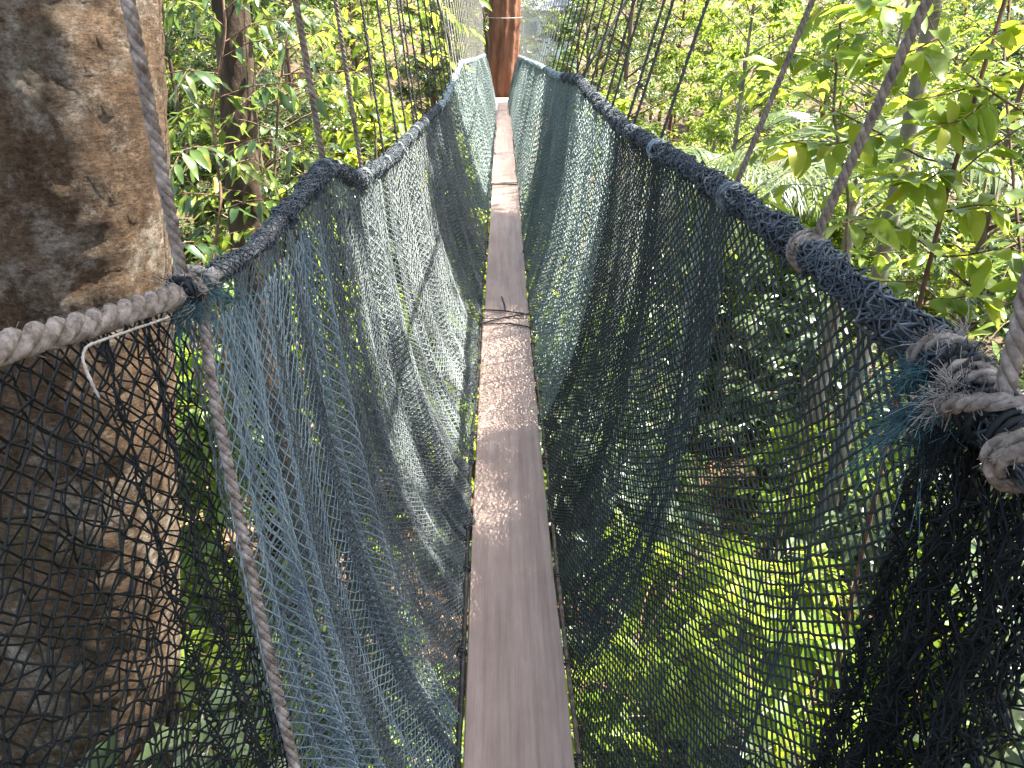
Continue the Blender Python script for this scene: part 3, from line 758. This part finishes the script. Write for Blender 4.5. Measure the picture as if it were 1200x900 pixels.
# knots on the handrail
def coil(parent, P, y, n, R, r, mat, seed, tilt=0.25):
    g = np.random.default_rng(abs(int(seed)))
    k = int(np.argmin(abs(P[:, 1] - y)))
    T, N, B = frames(P[max(0, k - 6):k + 7]); m = len(T) // 2
    T, N, B = T[m], N[m], B[m]
    th = np.linspace(0, 2 * math.pi * n, int(26 * n))
    ax = np.linspace(-0.5, 0.5, len(th)) * n * r * 1.9 + tilt * R * np.sin(th + g.uniform(0, 6))
    C = P[k] + (R * (1 + 0.10 * np.sin(th * 0.37 + seed)))[:, None] * (np.cos(th)[:, None] * N + np.sin(th)[:, None] * B) + ax[:, None] * T
    mb = MB(); C = C - np.array(parent.location)
    if r > 0.005:
        C = resample(C, 0.004)
        for k3 in range(3): tube(mb, helix(C, r * 0.5, r * 6, k3 * 2.094), r * 0.58, 5, rough=0.10)
        g2 = np.random.default_rng(abs(int(seed)) + 7)
        ii = g2.integers(0, len(C), 260)
        d = rand_dirs(260, g2); P0 = C[ii] + d * r * 0.8
        prisms(mb, P0, P0 + (d * 0.4 + rand_dirs(260, g2)) * r * g2.uniform(0.5, 1.6, (260, 1)), 0.0005)
    else:
        tube(mb, resample(C, 0.005), r, 5, rough=0.10)
    return mb.build('coil', M[mat], parent)

def fray(parent, c, d, n, L, seed, mat='fray', spread=0.7, r=0.0006):
    g = np.random.default_rng(seed); mb = MB()
    d = np.asarray(d, float); d /= np.linalg.norm(d)
    nb = max(3, n // 14)
    for b in range(nb):                                   # wisps that start together and curl apart
        c0 = np.asarray(c) + g.normal(0, 0.008, 3)
        v0 = d + g.normal(0, spread, 3); v0 /= np.linalg.norm(v0)
        bend = g.normal(0, 0.6, 3)
        for k in range(22):
            v = v0 + g.normal(0, 0.22, 3)
            l = L * g.uniform(0.2, 1.0) * 0.8; tt = np.linspace(0, 1, 8)[:, None]
            P = c0 + g.normal(0, 0.004, 3) + v * l * tt + (bend + g.normal(0, 0.5, 3)) * l * tt ** 2 + np.array([0, 0, -0.35 * l]) * tt ** 2
            P += 0.06 * l * np.sin(tt * g.uniform(4, 12) + g.uniform(0, 6)) * g.normal(0, 1, 3)
            tube(mb, P - np.array(parent.location), r, 3, cap=False)
    return mb.build('frayed_fibre', M[mat], parent)

def big_knot(P, y, label, seed, pieces, R=0.034):
    k = int(np.argmin(abs(P[:, 1] - y)))
    e = empty('knot', P[k], label=label, cat='knot')
    for (dy, n, RR, r, mat, tl) in pieces:
        coil(e, P, y + dy, n, RR, r, mat, seed + int(dy * 100) + n, tl)
    return e
K = 0.66
kl = big_knot(LP, 1.0, 'rope joint bound with teal netting where the bare rope meets the wrapped rope', 5,
              [(-0.05 * K, 2, 0.027 * K, 0.006, 'net_black', 0.3), (-0.01, 2, 0.029 * K, 0.006, 'rope', 0.3), (0.05 * K, 2, 0.028 * K, 0.005, 'net', 0.2), (0.02, 1, 0.034 * K, 0.0055, 'rope_pale', 0.6)])
cL = rope_at(-1, np.array(1.0))
fray(kl, cL + [0.015, 0.02, -0.006], (0.8, 0.2, -0.35), 90, 0.05, 1, r=.0004)
fray(kl, cL + [0.010, -0.04, -0.02], (-0.1, -0.6, -0.5), 120, 0.055, 2, r=.0004)
fray(kl, cL + [0.0, -0.02, -0.012], (0.0, -0.6, 0.2), 60, 0.04, 3, 'rope_pale', r=.0004)
kr = big_knot(RP, 0.63, 'thick frayed knot of pale rope and dark netting on the handrail', 9,
              [(-0.06, 2, 0.021, 0.007, 'net_black', 0.5), (-0.025, 2, 0.021, 0.0075, 'rope', 0.7), (0.015, 2, 0.019, 0.0065, 'net_black', 0.6), (-0.045, 1, 0.026, 0.008, 'rope', 1.0), (0.05, 1, 0.021, 0.007, 'rope', 0.5), (-0.11, 2, 0.024, 0.008, 'rope', 0.4), (-0.09, 3, 0.022, 0.004, 'net_black', 0.5), (0.0, 3, 0.023, 0.0035, 'net_black', 0.7)])
cR = rope_at(1, np.array(0.63))
fray(kr, cR + [-0.025, 0.0, -0.03], (-1, 0.1, -0.5), 160, 0.065, 5, r=.0004)
fray(kr, cR + [-0.02, 0.03, -0.012], (-0.6, 0.3, -0.3), 120, 0.045, 6, r=.0004)
fray(kr, cR + [0.0, 0.04, 0.02], (0.0, 0.3, 0.5), 90, 0.03, 7, 'rope_pale', r=.0003)
fray(kr, cR + [-0.015, -0.035, -0.045], (-0.5, -0.2, -0.6), 120, 0.035, 8, 'net_black', r=.0004)
fray(kr, cR + [-0.015, -0.02, 0.0], (-0.4, -0.3, 0.2), 120, 0.03, 9, 'rope_pale', r=.0003)

# ------------------------------------------------------------------ main cables and hangers
def cable_pt(side, y):
    y = np.asarray(y, float)
    sagz = 3.15 - 0.5 * np.sin(math.pi * np.clip((y + 1) / 18.5, 0, 1))
    x = np.where(side > 0, np.interp(y, [-1, 1.5, 3, 8, 17], [1.05, 0.95, 0.80, 0.72, 0.40]), -np.interp(y, [-1, 1.5, 3, 8, 17], [0.55, 0.53, 0.55, 0.58, 0.36]))
    return np.stack([x, y, sagz], -1)
for s, lab in ((-1, 'steel suspension cable above the blue grey net side'), (1, 'steel suspension cable above the see-through net side')):
    ys = np.linspace(-1.2, 17.2, 120)
    P = cable_pt(s, ys)
    mb = MB(); tube(mb, P, 0.011, 6)
    mb.build('main_cable', M['cable'], label=lab, cat='cable', group='suspension cables')

unit = {}
def hanger_mesh(kind, L, R, mat):
    key = (kind, round(L, 1))
    if key not in unit:
        zz = np.linspace(0, round(L, 1), int(L / (0.007 if R > 0.0056 else 0.02)) + 2)
        P = np.stack([zz * 0, zz * 0, zz], 1)
        ms = []
        for k in range(3):
            mb = MB(); tube(mb, helix(P, R * 0.52, R * 5.5 if R > .0056 else .06, 2 * math.pi * k / 3), R * 0.56, 5 if R > .0056 else 4); ms.append(mb.mesh('strand', M[mat]))
        unit[key] = (ms, round(L, 1))
    return unit[key]

def hanger(side, y, R, mat, label, group, dx=0.0, top=None, coil_n=2, coil_mat='net'):
    b = rope_at(side, np.array(float(y))); t = cable_pt(side, y + dx) if top is None else np.asarray(top)
    d = t - b; L = float(np.linalg.norm(d))
    e = empty('hanger_rope', b, label=label, cat='rope', group=group)
    ms, l0 = hanger_mesh((R, mat), L, R, mat)
    q = Vector(d).to_track_quat('Z', 'Y').to_matrix().to_4x4() @ Matrix.Diagonal((1, 1, L / l0, 1))
    for m in ms:
        o = bpy.data.objects.new('strand', m); COL.objects.link(o); o.parent = e; o.matrix_local = q
    if coil_n:
        P = LP if side < 0 else RP
        coil(e, P, y, coil_n, 0.0215, min(R, 0.006), coil_mat, int(y * 37) + 3, 0.3)
    return e
# nearest, each with its own look
hanger(-1, 0.985, 0.0085, 'rope', 'thick pale hanger rope crossing in front of the big trunk', None, 0.0, top=at_y(150, 0, 0.985) + (at_y(150, 0, 0.985) - rope_at(-1, np.array(0.985))) * 5.5, coil_n=0)
hanger(-1, 1.86, 0.0078, 'rope_brown', 'brown twisted hanger rope lifting the peak of the wrapped handrail', None, coil_n=2, coil_mat='net')
hanger(-1, 2.32, 0.0068, 'rope_brown', 'brown hanger rope rising from the dip in the wrapped handrail', None)
hb = rope_at(1, np.array(0.57)); ht = at_y(1213, 315, 0.57)
hanger(1, 0.57, 0.0085, 'rope', 'thick pale hanger rope rising from the frayed knot', None, top=hb + (ht - hb) / (ht - hb)[2] * 1.9, coil_n=0)
hanger(1, 1.03, 0.0072, 'rope_brown', 'brown twisted hanger rope with a tan coil, crossing the bright leaves', None, 0.04, coil_n=3, coil_mat='rope')
hanger(1, 1.42, 0.0058, 'rope_brown', 'dark brown hanger rope with a navy coil above the see-through net', None, 0.04, coil_n=3)
hanger(1, 2.10, 0.0050, 'cable', 'thin dark hanger rope with a ring coil above the see-through net', None, 0.03, coil_n=3, coil_mat='net_blue')
ys_l = np.concatenate([[2.75, 3.1, 3.4, 3.7, 3.85, 4.1, 4.6, 5.1], np.arange(5.5, 16.2, 0.36)])
ys_r = np.concatenate([[2.48, 2.62, 2.9, 3.15, 3.4, 3.6, 3.9, 4.3], np.arange(4.7, 16.2, 0.36)])
for y in ys_l:
    far = y > 6.4
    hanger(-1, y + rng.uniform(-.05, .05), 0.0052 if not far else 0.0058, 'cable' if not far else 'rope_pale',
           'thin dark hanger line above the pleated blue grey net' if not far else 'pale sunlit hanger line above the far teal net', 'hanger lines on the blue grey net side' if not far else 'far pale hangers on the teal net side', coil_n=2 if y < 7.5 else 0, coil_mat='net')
for y in ys_r:
    far = y > 6.4
    hanger(1, y + rng.uniform(-.05, .05), 0.0052 if not far else 0.0058, 'cable' if not far else 'rope_pale',
           'thin dark hanger line past the coiled hangers of the see-through net' if not far else 'pale sunlit hanger line above the far green grey net', 'hanger lines on the see-through net side' if not far else 'far pale hangers on the green grey net side', coil_n=2 if y < 7.5 else 0, coil_mat='net')
# thicker guys that run out to neighbouring trees
g0 = rope_at(1, np.array(4.05)); g1 = at_y(742, -12, 4.2); gd = (g1 - g0); 
mb = MB(); tube(mb, np.stack([g0 + gd * k for k in np.linspace(0, 9, 30)]) - g0, 0.008, 6)
o = mb.build('guy_rope', M['cable'], label='thick black guy line slanting out from the dip of the see-through net handrail', cat='rope'); o.location = tuple(g0)
g0 = rope_at(-1, np.array(7.4)); g1 = at_y(509, -12, 7.4); gd = (g1 - g0)
mb = MB(); tube(mb, np.stack([g0 + gd * k for k in np.linspace(0, 6, 30)]) - g0, 0.012, 6)
o = mb.build('guy_rope', M['cable'], label='black guy line slanting out from the far end of the blue grey net handrail', cat='rope'); o.location = tuple(g0)

# ------------------------------------------------------------------ big trees
def big_trunk(name, ctrl, rads, mat, label, nseg=96, amp=0.03, seed=0, step=0.035, flute=0.0, twist=0.0):
    P = smooth_path(np.array(ctrl), step, 21); n = len(P)
    zc = np.array([c[2] for c in ctrl])
    r = np.interp(P[:, 2], zc[::-1] if zc[0] > zc[-1] else zc, np.array(rads)[::-1] if zc[0] > zc[-1] else rads)
    T, N, B = frames(P)
    th = np.arange(nseg) * 2 * math.pi / nseg
    ca, sa = np.cos(th), np.sin(th)
    base = np.stack([np.broadcast_to(ca, (n, nseg)) * r[:, None], np.broadcast_to(sa, (n, nseg)) * r[:, None], np.broadcast_to(P[:, 2:3], (n, nseg))], -1)
    dn = (vnoise(base * [3, 3, 1.2] + seed) - .5) * 1.0 + (vnoise(base * [13, 13, 12] + seed) - .5) * 0.55 + (vnoise(base * [30, 30, 45] + seed) - .5) * 0.5 + np.clip(vnoise(base * [5, 5, 4] + seed + 9) - .5, 0, 1) * np.sin(base[..., 2] * 120 + 6 * vnoise(base * [9, 9, 6])) * 0.5
    if flute: dn = dn + flute * np.sin(9 * th[None, :] + twist * P[:, 2:3] + 2 * vnoise(base * 2))
    rr = r[:, None] + amp * dn
    V = P[:, None, :] + rr[..., None] * (ca[None, :, None] * N[:, None, :] + sa[None, :, None] * B[:, None, :])
    i = np.arange(n - 1)[:, None]; j = np.arange(nseg)[None, :]; j2 = (j + 1) % nseg
    q = np.stack([i * nseg + j, i * nseg + j2, (i + 1) * nseg + j2, (i + 1) * nseg + j], -1).reshape(-1, 4)
    org = np.array([P[0, 0], P[0, 1], min(P[:, 2])]) if zc[0] < zc[-1] else P[-1].copy()
    e = empty(name, org, label=label, cat='tree')
    mb = MB(); mb.add(V.reshape(-1, 3) - org, quads=q); mb.build('trunk', mat, e)
    return e, org

def add_crown(e, org, crown, scale, z):
    """limbs and foliage above the picture, carried by the trunk"""
    me = TREES['tall_tree'][0]
    for n_, m in (('limbs', me[1]), ('crown', me[2])):
        o = bpy.data.objects.new(n_, m); COL.objects.link(o); o.parent = e
        o.location = (crown[0] - org[0], crown[1] - org[1], z - org[2]); o.scale = (scale,) * 3

gzn = float(ground_z(-2.4, 2.6))
e, org = big_trunk('forest_tree', [(-2.9, 2.75, gzn - 0.3), (-2.55, 2.7, -3.6), (-1.95, 2.6, -1.7), (-1.62, 2.55, 0.0), (-1.36, 2.5, 1.5), (-1.15, 2.45, 4.0), (-1.0, 2.4, 9.0)],
                   [0.62, 0.44, 0.37, 0.35, 0.36, 0.34, 0.22], M['bark_near'], 'big mottled tan tree trunk standing right behind the bare twisted rope', amp=0.022, nseg=110, step=0.035)
add_crown(e, org, (-1.0, 2.4), 0.8, 0.5)
# vines on the near trunk
for k, C in enumerate([[at(28, 232, 2.24), at(42, 262, 2.26), at(47, 300, 2.3), at(50, 345, 2.34)], [at(8, 190, 2.26), at(24, 228, 2.24), at(30, 250, 2.24)]]):
    mb = MB(); tube(mb, smooth_path(np.array(C), 0.02, 3) - org, 0.006, 5, rough=.1); mb.build('creeper', M['rope'], e)

gze = float(ground_z(0.05, 17.6))
e, org = big_trunk('anchor_tree', [(0.12, 17.75, gze - 0.3), (0.10, 17.7, -2.5), (0.08, 17.6, 0.0), (0.09, 17.6, 2.0), (0.12, 17.6, 6.0), (0.1, 17.6, 10.0)],
                   [0.55, 0.38, 0.31, 0.30, 0.28, 0.2], M['bark_red'], 'reddish brown trunk that holds the far end of the walkway', nseg=64, amp=0.03, step=0.06, flute=0.8, twist=2.2, seed=4)
add_crown(e, org, (0.1, 17.6), 0.85, 1.5)
th = np.linspace(0, 2 * math.pi * 1.02, 50)
c = at_y(590, 20, 17.3)[2]
mb = MB(); tube(mb, np.stack([0.085 + 0.37 * np.cos(th) - org[0], 17.6 + 0.37 * np.sin(th) - org[1], c - org[2] + 0.02 * np.sin(th)], 1), 0.008, 6); mb.build('cable_collar', M['rope_pale'], e)

# far platform round the anchor tree
pl = empty('tree_platform', (0, 16.6, -0.06), label='small grey board platform at the foot of the reddish far trunk', cat='platform')
for k in range(9):
    y0 = 16.6 + k * 0.19
    for (xa, xb) in ([(-0.75, 0.75)] if k < 3 else [(-0.75, -0.30), (0.48, 0.75)] if k < 8 else [(-0.75, 0.75)]):
        mb = MB(); box(mb, xa, xb, y0 - 16.6, y0 - 16.6 + 0.175, 0, 0.035); mb.build('board', M['plank'], pl, smooth=False)
for x in (-0.6, 0.62):
    mb = MB(); box(mb, x - .04, x + .04, 0, 1.75, -0.10, -0.002); mb.build('beam', M['bark'], pl, smooth=False)

# brown trunk behind the left leaves
gz2 = float(ground_z(-2.3, 6.2))
e, org = big_trunk('mid_tree', [(*at(330, 620, 7.2)[:2], gz2 - 0.3), tuple(at(290, 300, 6.2)), tuple(at(272, 0, 5.6)), (-2.05, 6.3, 5.0), (-2.0, 6.3, 9)],
                   [0.22, 0.135, 0.13, 0.12, 0.07], M['bark_dark'], 'brown trunk half hidden by hanging leaves behind the wrapped handrail', nseg=40, amp=0.014, step=0.05, seed=8)
add_crown(e, org, (-2.0, 6.3), 0.7, 1.8)

# ------------------------------------------------------------------ saplings with single leaves
def leaf_mesh(seed, L, W, mat, curl, var):
    g = np.random.default_rng(seed); n = 7; t = np.linspace(0, 1, n)
    half = W * 0.5 * np.sin(math.pi * np.clip(t, 0, 1) ** 0.85) ** 0.75 * (1 - 0.25 * t)
    half[-1] = 0.0005; half[0] = 0.001
    z = -curl * L * t ** 2 + 0.03 * L * np.sin(t * 9 + seed)
    V = []
    for k in range(n):
        for sgn in (-1, 0, 1):
            V.append((sgn * half[k], L * t[k], z[k] + (0.32 * half[k] if sgn else 0)))
    V += []
    q = []
    for k in range(n - 1):
        for c in (0, 1): q.append((k * 3 + c, k * 3 + c + 1, (k + 1) * 3 + c + 1, (k + 1) * 3 + c))
    mb = MB(); mb.add(V, quads=q, a=var)
    # petiole
    tube(mb, np.array([(0, -0.014, 0.002), (0, -0.005, 0.001), (0, 0.004, 0)]), 0.0012, 3, a=0.5, cap=False)
    return mb.mesh('leaf', mat)

def leaf_set(mat, L, W, seed):
    return [leaf_mesh(seed + k, L * random.uniform(0.75, 1.1), W * random.uniform(0.85, 1.1), mat, random.uniform(0.05, 0.3), v) for k, v in enumerate((0.2, 0.35, 0.5, 0.6, 0.72, 0.85, 0.95))]

def sapling(name, stems, twigs, leaves, label, barkmat, nl=11, droop=0.35, stem_r=0.012, seed=0, group=None, base=None):
    g = random.Random(seed)
    org = np.array(base if base is not None else stems[0][0])
    e = empty(name, org, label=label, cat='sapling', group=group)
    for s_ in stems:
        P = smooth_path(np.array(s_), 0.03, 5)
        mb = MB(); tube(mb, P - org, np.linspace(stem_r, stem_r * 0.45, len(P)), 6, rough=.06); mb.build('stem', barkmat, e)
    for tw in twigs:
        P = smooth_path(np.array(tw), 0.015, 5)
        mb = MB(); tube(mb, P - org, np.linspace(0.0045, 0.0016, len(P)), 5, rough=.06)
        tob = mb.build('twig', barkmat, e)
        T, N, B = frames(P)
        m = g.randint(int(nl * 0.8), int(nl * 1.25))
        for k in range(m):
            f = 0.12 + 0.88 * k / (m - 1)
            i = min(len(P) - 1, int(f * (len(P) - 1)))
            sg = 1 if k % 2 else -1
            last = k == m - 1
            d = T[i] * (1.2 if last else 0.55) + (0 if last else sg) * N[i] * g.uniform(0.6, 1.1) + np.array([0, 0, -droop * g.uniform(0.1, 1.6)]) + np.array([g.gauss(0, .18) for _ in range(3)])
            d /= np.linalg.norm(d)
            up = np.array([g.gauss(0, .3), g.gauss(0, .3), 1.0])
            X = np.cross(d, up); X /= np.linalg.norm(X); Z = np.cross(X, d)
            o = bpy.data.objects.new('leaf', g.choice(leaves)); COL.objects.link(o); o.parent = tob
            mt = Matrix.Identity(4)
            sc = g.uniform(0.75, 1.15)
            for r_ in range(3):
                mt[r_][0] = X[r_] * sc; mt[r_][1] = d[r_] * sc; mt[r_][2] = Z[r_] * sc; mt[r_][3] = P[i][r_] - org[r_] + d[r_] * 0.014
            o.matrix_local = mt
    return e

LS_lime = leaf_set(M['leaf_lime'], 0.185, 0.078, 100)
LS_green = leaf_set(M['leaf_green'], 0.15, 0.06, 200)
LS_dark = leaf_set(M['leaf_dark'], 0.16, 0.055, 300)

def pxp(pts): return [at(*p) for p in pts]
def down(p, dx=0.0, dy=0.3):
    x, y = p[0] + dx, p[1] + dy
    return np.array([x, y, float(ground_z(x, y)) - 0.1])
# right: bright sapling
st = pxp([(1070, 385, 3.2), (1093, 293, 3.1), (1113, 213, 3.05), (1147, 100, 3.0), (1178, 0, 2.95), (1200, -90, 2.9)])
b0 = down(st[0], 0.1, 0.4)
sap_st = [[b0, (b0 + st[0]) / 2 + np.array([0.1, 0, 0]), *st]]
tw = [pxp(p) for p in [
    [(1215, 142, 2.9), (1165, 110, 2.9), (1125, 80, 2.9), (1098, 45, 2.85), (1075, -10, 2.8)],
    [(1115, 193, 3.05), (1080, 185, 3.0), (1033, 157, 2.95), (985, 132, 2.9), (940, 108, 2.85), (915, 78, 2.8)],
    [(1033, 157, 2.95), (1000, 165, 2.9), (960, 172, 2.85), (925, 165, 2.8)],
    [(1098, 45, 2.85), (1070, 60, 2.8), (1040, 70, 2.8), (1015, 62, 2.75)],
    [(1147, 100, 3.0), (1110, 110, 2.9), (1070, 118, 2.85), (1040, 95, 2.8)],
    [(1093, 293, 3.1), (1060, 270, 3.0), (1020, 255, 2.9), (985, 262, 2.85)],
    [(1113, 213, 3.05), (1150, 180, 3.0), (1200, 147, 2.95), (1230, 130, 2.9)],
    [(1125, 80, 2.9), (1150, 50, 2.85), (1180, 30, 2.8), (1215, 25, 2.8)],
    [(1080, 15, 2.85), (1040, 8, 2.8), (1000, -5, 2.75)],
    [(1100, 250, 3.1), (1140, 240, 3.0), (1190, 242, 2.95), (1225, 236, 2.9)],
    [(1070, 330, 3.2), (1020, 330, 3.1), (980, 310, 3.0), (945, 285, 2.95), (910, 250, 2.9)],
    [(960, 290, 3.0), (935, 262, 2.95), (905, 240, 2.9)],
    [(1147, 100, 3.0), (1180, 85, 2.95), (1220, 70, 2.9)],
    [(1090, 300, 3.15), (1130, 300, 3.1), (1175, 290, 3.0), (1220, 300, 2.95)],
    [(1120, 190, 3.05), (1080, 215, 2.95), (1045, 205, 2.9)],
    [(1165, 110, 2.9), (1130, 140, 2.85), (1095, 150, 2.8)],
    [(1080, 350, 3.2), (1120, 350, 3.15), (1160, 340, 3.1)],
]]
sapling('leafy_sapling', sap_st, tw, LS_lime, 'sapling with bright yellow green leaves and a red brown stem behind the dark wrapped handrail', M['bark_stem'], nl=16, stem_r=0.017, seed=1, base=b0)

# more saplings, their twigs thrown out at random from stems that rise from the ground
def rand_sapling(px, py0, t, ntw, leaves, label, seed, bark, L=(0.5, 0.9), nl=11, r=0.016, top=-160, xs=1.0, droop=0.5):
    g = random.Random(seed)
    pts = [at(px + g.uniform(-14, 14), y, t + g.uniform(-.1, .1)) for y in np.linspace(py0, top, 6)]
    b = down(pts[0], g.uniform(-.3, .3), g.uniform(0.1, .5))
    st = [b, *pts]
    P = smooth_path(np.array(pts), 0.03, 5)
    tws = []
    for k in range(ntw):
        i = int((0.04 + 0.8 * (k + g.random() * .6) / ntw) * (len(P) - 1)); a = g.uniform(0, 6.28); l = g.uniform(*L)
        d = np.array([math.cos(a) * xs, math.sin(a), g.uniform(-.1, .5)])
        p = P[i]
        tws.append([p, p + d * l * .35 + [0, 0, .03], p + d * l * .7, p + d * l + [0, 0, -.22 * l]])
    sapling('leafy_sapling', [st], tws, leaves, label, bark, nl=nl, droop=droop, stem_r=r, seed=seed, base=b)
rand_sapling(1185, 420, 4.6, 22, LS_green, 'darker green sapling behind the bright yellow green one', 11, M['bark'])
rand_sapling(990, 330, 5.2, 20, LS_lime, 'light green sapling seen past the coiled hanger ropes', 12, M['bark'])
rand_sapling(256, 330, 4.6, 24, LS_dark, 'thin dark stemmed sapling with long drooping leaves close beside the big trunk', 21, M['twig'], xs=1.0, droop=0.8)
rand_sapling(335, 300, 5.6, 24, LS_green, 'sapling with mid green drooping leaves in front of the brown trunk', 22, M['twig'], droop=0.7)
rand_sapling(430, 250, 7.0, 24, LS_lime, 'yellow green sapling behind the hanger lines of the blue grey net', 23, M['bark'], droop=0.6, L=(.6, 1.1))

# ------------------------------------------------------------------ palms
def palm(x, y, z, n, L, seed, label):
    g = np.random.default_rng(abs(int(seed)))
    b = np.array([x, y, float(ground_z(x, y))])
    e = empty('palm', b, label=label, cat='palm')
    h = z - b[2]
    P = np.stack([0.1 * np.sin(np.linspace(0, 2, 12)), 0 * np.linspace(0, 1, 12), np.linspace(-0.2, h, 12)], 1)
    mb = MB(); tube(mb, P, np.linspace(0.09, 0.05, 12), 9, rough=.04); mb.build('trunk', M['bark_grey'], e)
    top = P[-1]
    for k in range(n):
        a = 2 * math.pi * k / n + g.uniform(-.25, .25); el = g.uniform(0.15, 1.1)
        t = np.linspace(0, 1, 26)
        hd = np.array([math.cos(a), math.sin(a), 0])
        R = top + (hd[None] * (math.cos(el) * t * L + 0.15 * t ** 2 * L)[:, None]) + np.stack([0 * t, 0 * t, math.sin(el) * t * L - 0.75 * L * t ** 2.2 * (0.5 + .5 * math.cos(el))], 1)
        mb = MB(); tube(mb, R, np.linspace(0.010, 0.003, 26), 4, a=.5)
        T, N, B = frames(R)
        ii = np.repeat(np.arange(3, 26), 2); sg = np.tile([1., -1.], 23)[:, None]
        D = N[ii] * sg + T[ii] * 0.55 + np.array([0, 0, -0.25]) + g.normal(0, .08, (46, 3))
        ll = 0.42 * np.sin(math.pi * np.clip(0.12 + 0.86 * t[ii], 0, 1)) ** 0.6 + .05
        leaf_blades(mb, R[ii], D, B[ii] + g.normal(0, .1, (46, 3)), ll, np.full(46, 0.035), np.clip(g.normal(.6, .15, 46), 0, 1), 0.2, 0.25)
        mb.build('frond', M['leaf_pale'], e, smooth=False)
palm(3.2, 7.2, 0.15, 13, 1.7, 1, 'palm with silvery grey green feather fronds beyond the bright sapling')
palm(4.4, 5.0, -1.7, 12, 1.6, 2, 'low palm with grey green fronds under the bright sapling')
palm(2.9, 11.5, -0.6, 12, 1.7, 3, 'feather palm standing near the far stretch of the green grey net')

# ------------------------------------------------------------------ pale building beyond the far end
def building():
    bx, by = 2.55, 46.0
    z0 = float(ground_z(bx, by)) - 0.3
    e = empty('building', (bx, by, z0), label='pale blue hut with a grey tin roof glimpsed beyond the far trunk', cat='building')
    mb = MB(); box(mb, -1.5, 1.5, -1.5, 1.5, 0, 4.2); mb.build('wall', M['wall'], e, smooth=False)
    mb = MB(); mb.add([(-1.8, -1.95, 4.15), (1.8, -1.95, 4.15), (1.8, 0, 5.2), (-1.8, 0, 5.2), (-1.8, 1.95, 4.15), (1.8, 1.95, 4.15)], quads=[(0, 1, 2, 3), (3, 2, 5, 4)], tris=[(0, 3, 4), (1, 5, 2)]); mb.build('roof', M['tin'], e, smooth=False)
    for x in (-1.0, 0.55):
        mb = MB(); box(mb, x - .42, x + .42, -1.56, -1.49, 2.6, 3.7); w_ = mb.build('window', M['wall'], e, smooth=False)
        mb = MB(); box(mb, x - .34, x + .34, -1.58, -1.565, 2.68, 3.62); mb.build('pane', M['glass'], w_, smooth=False)
building()
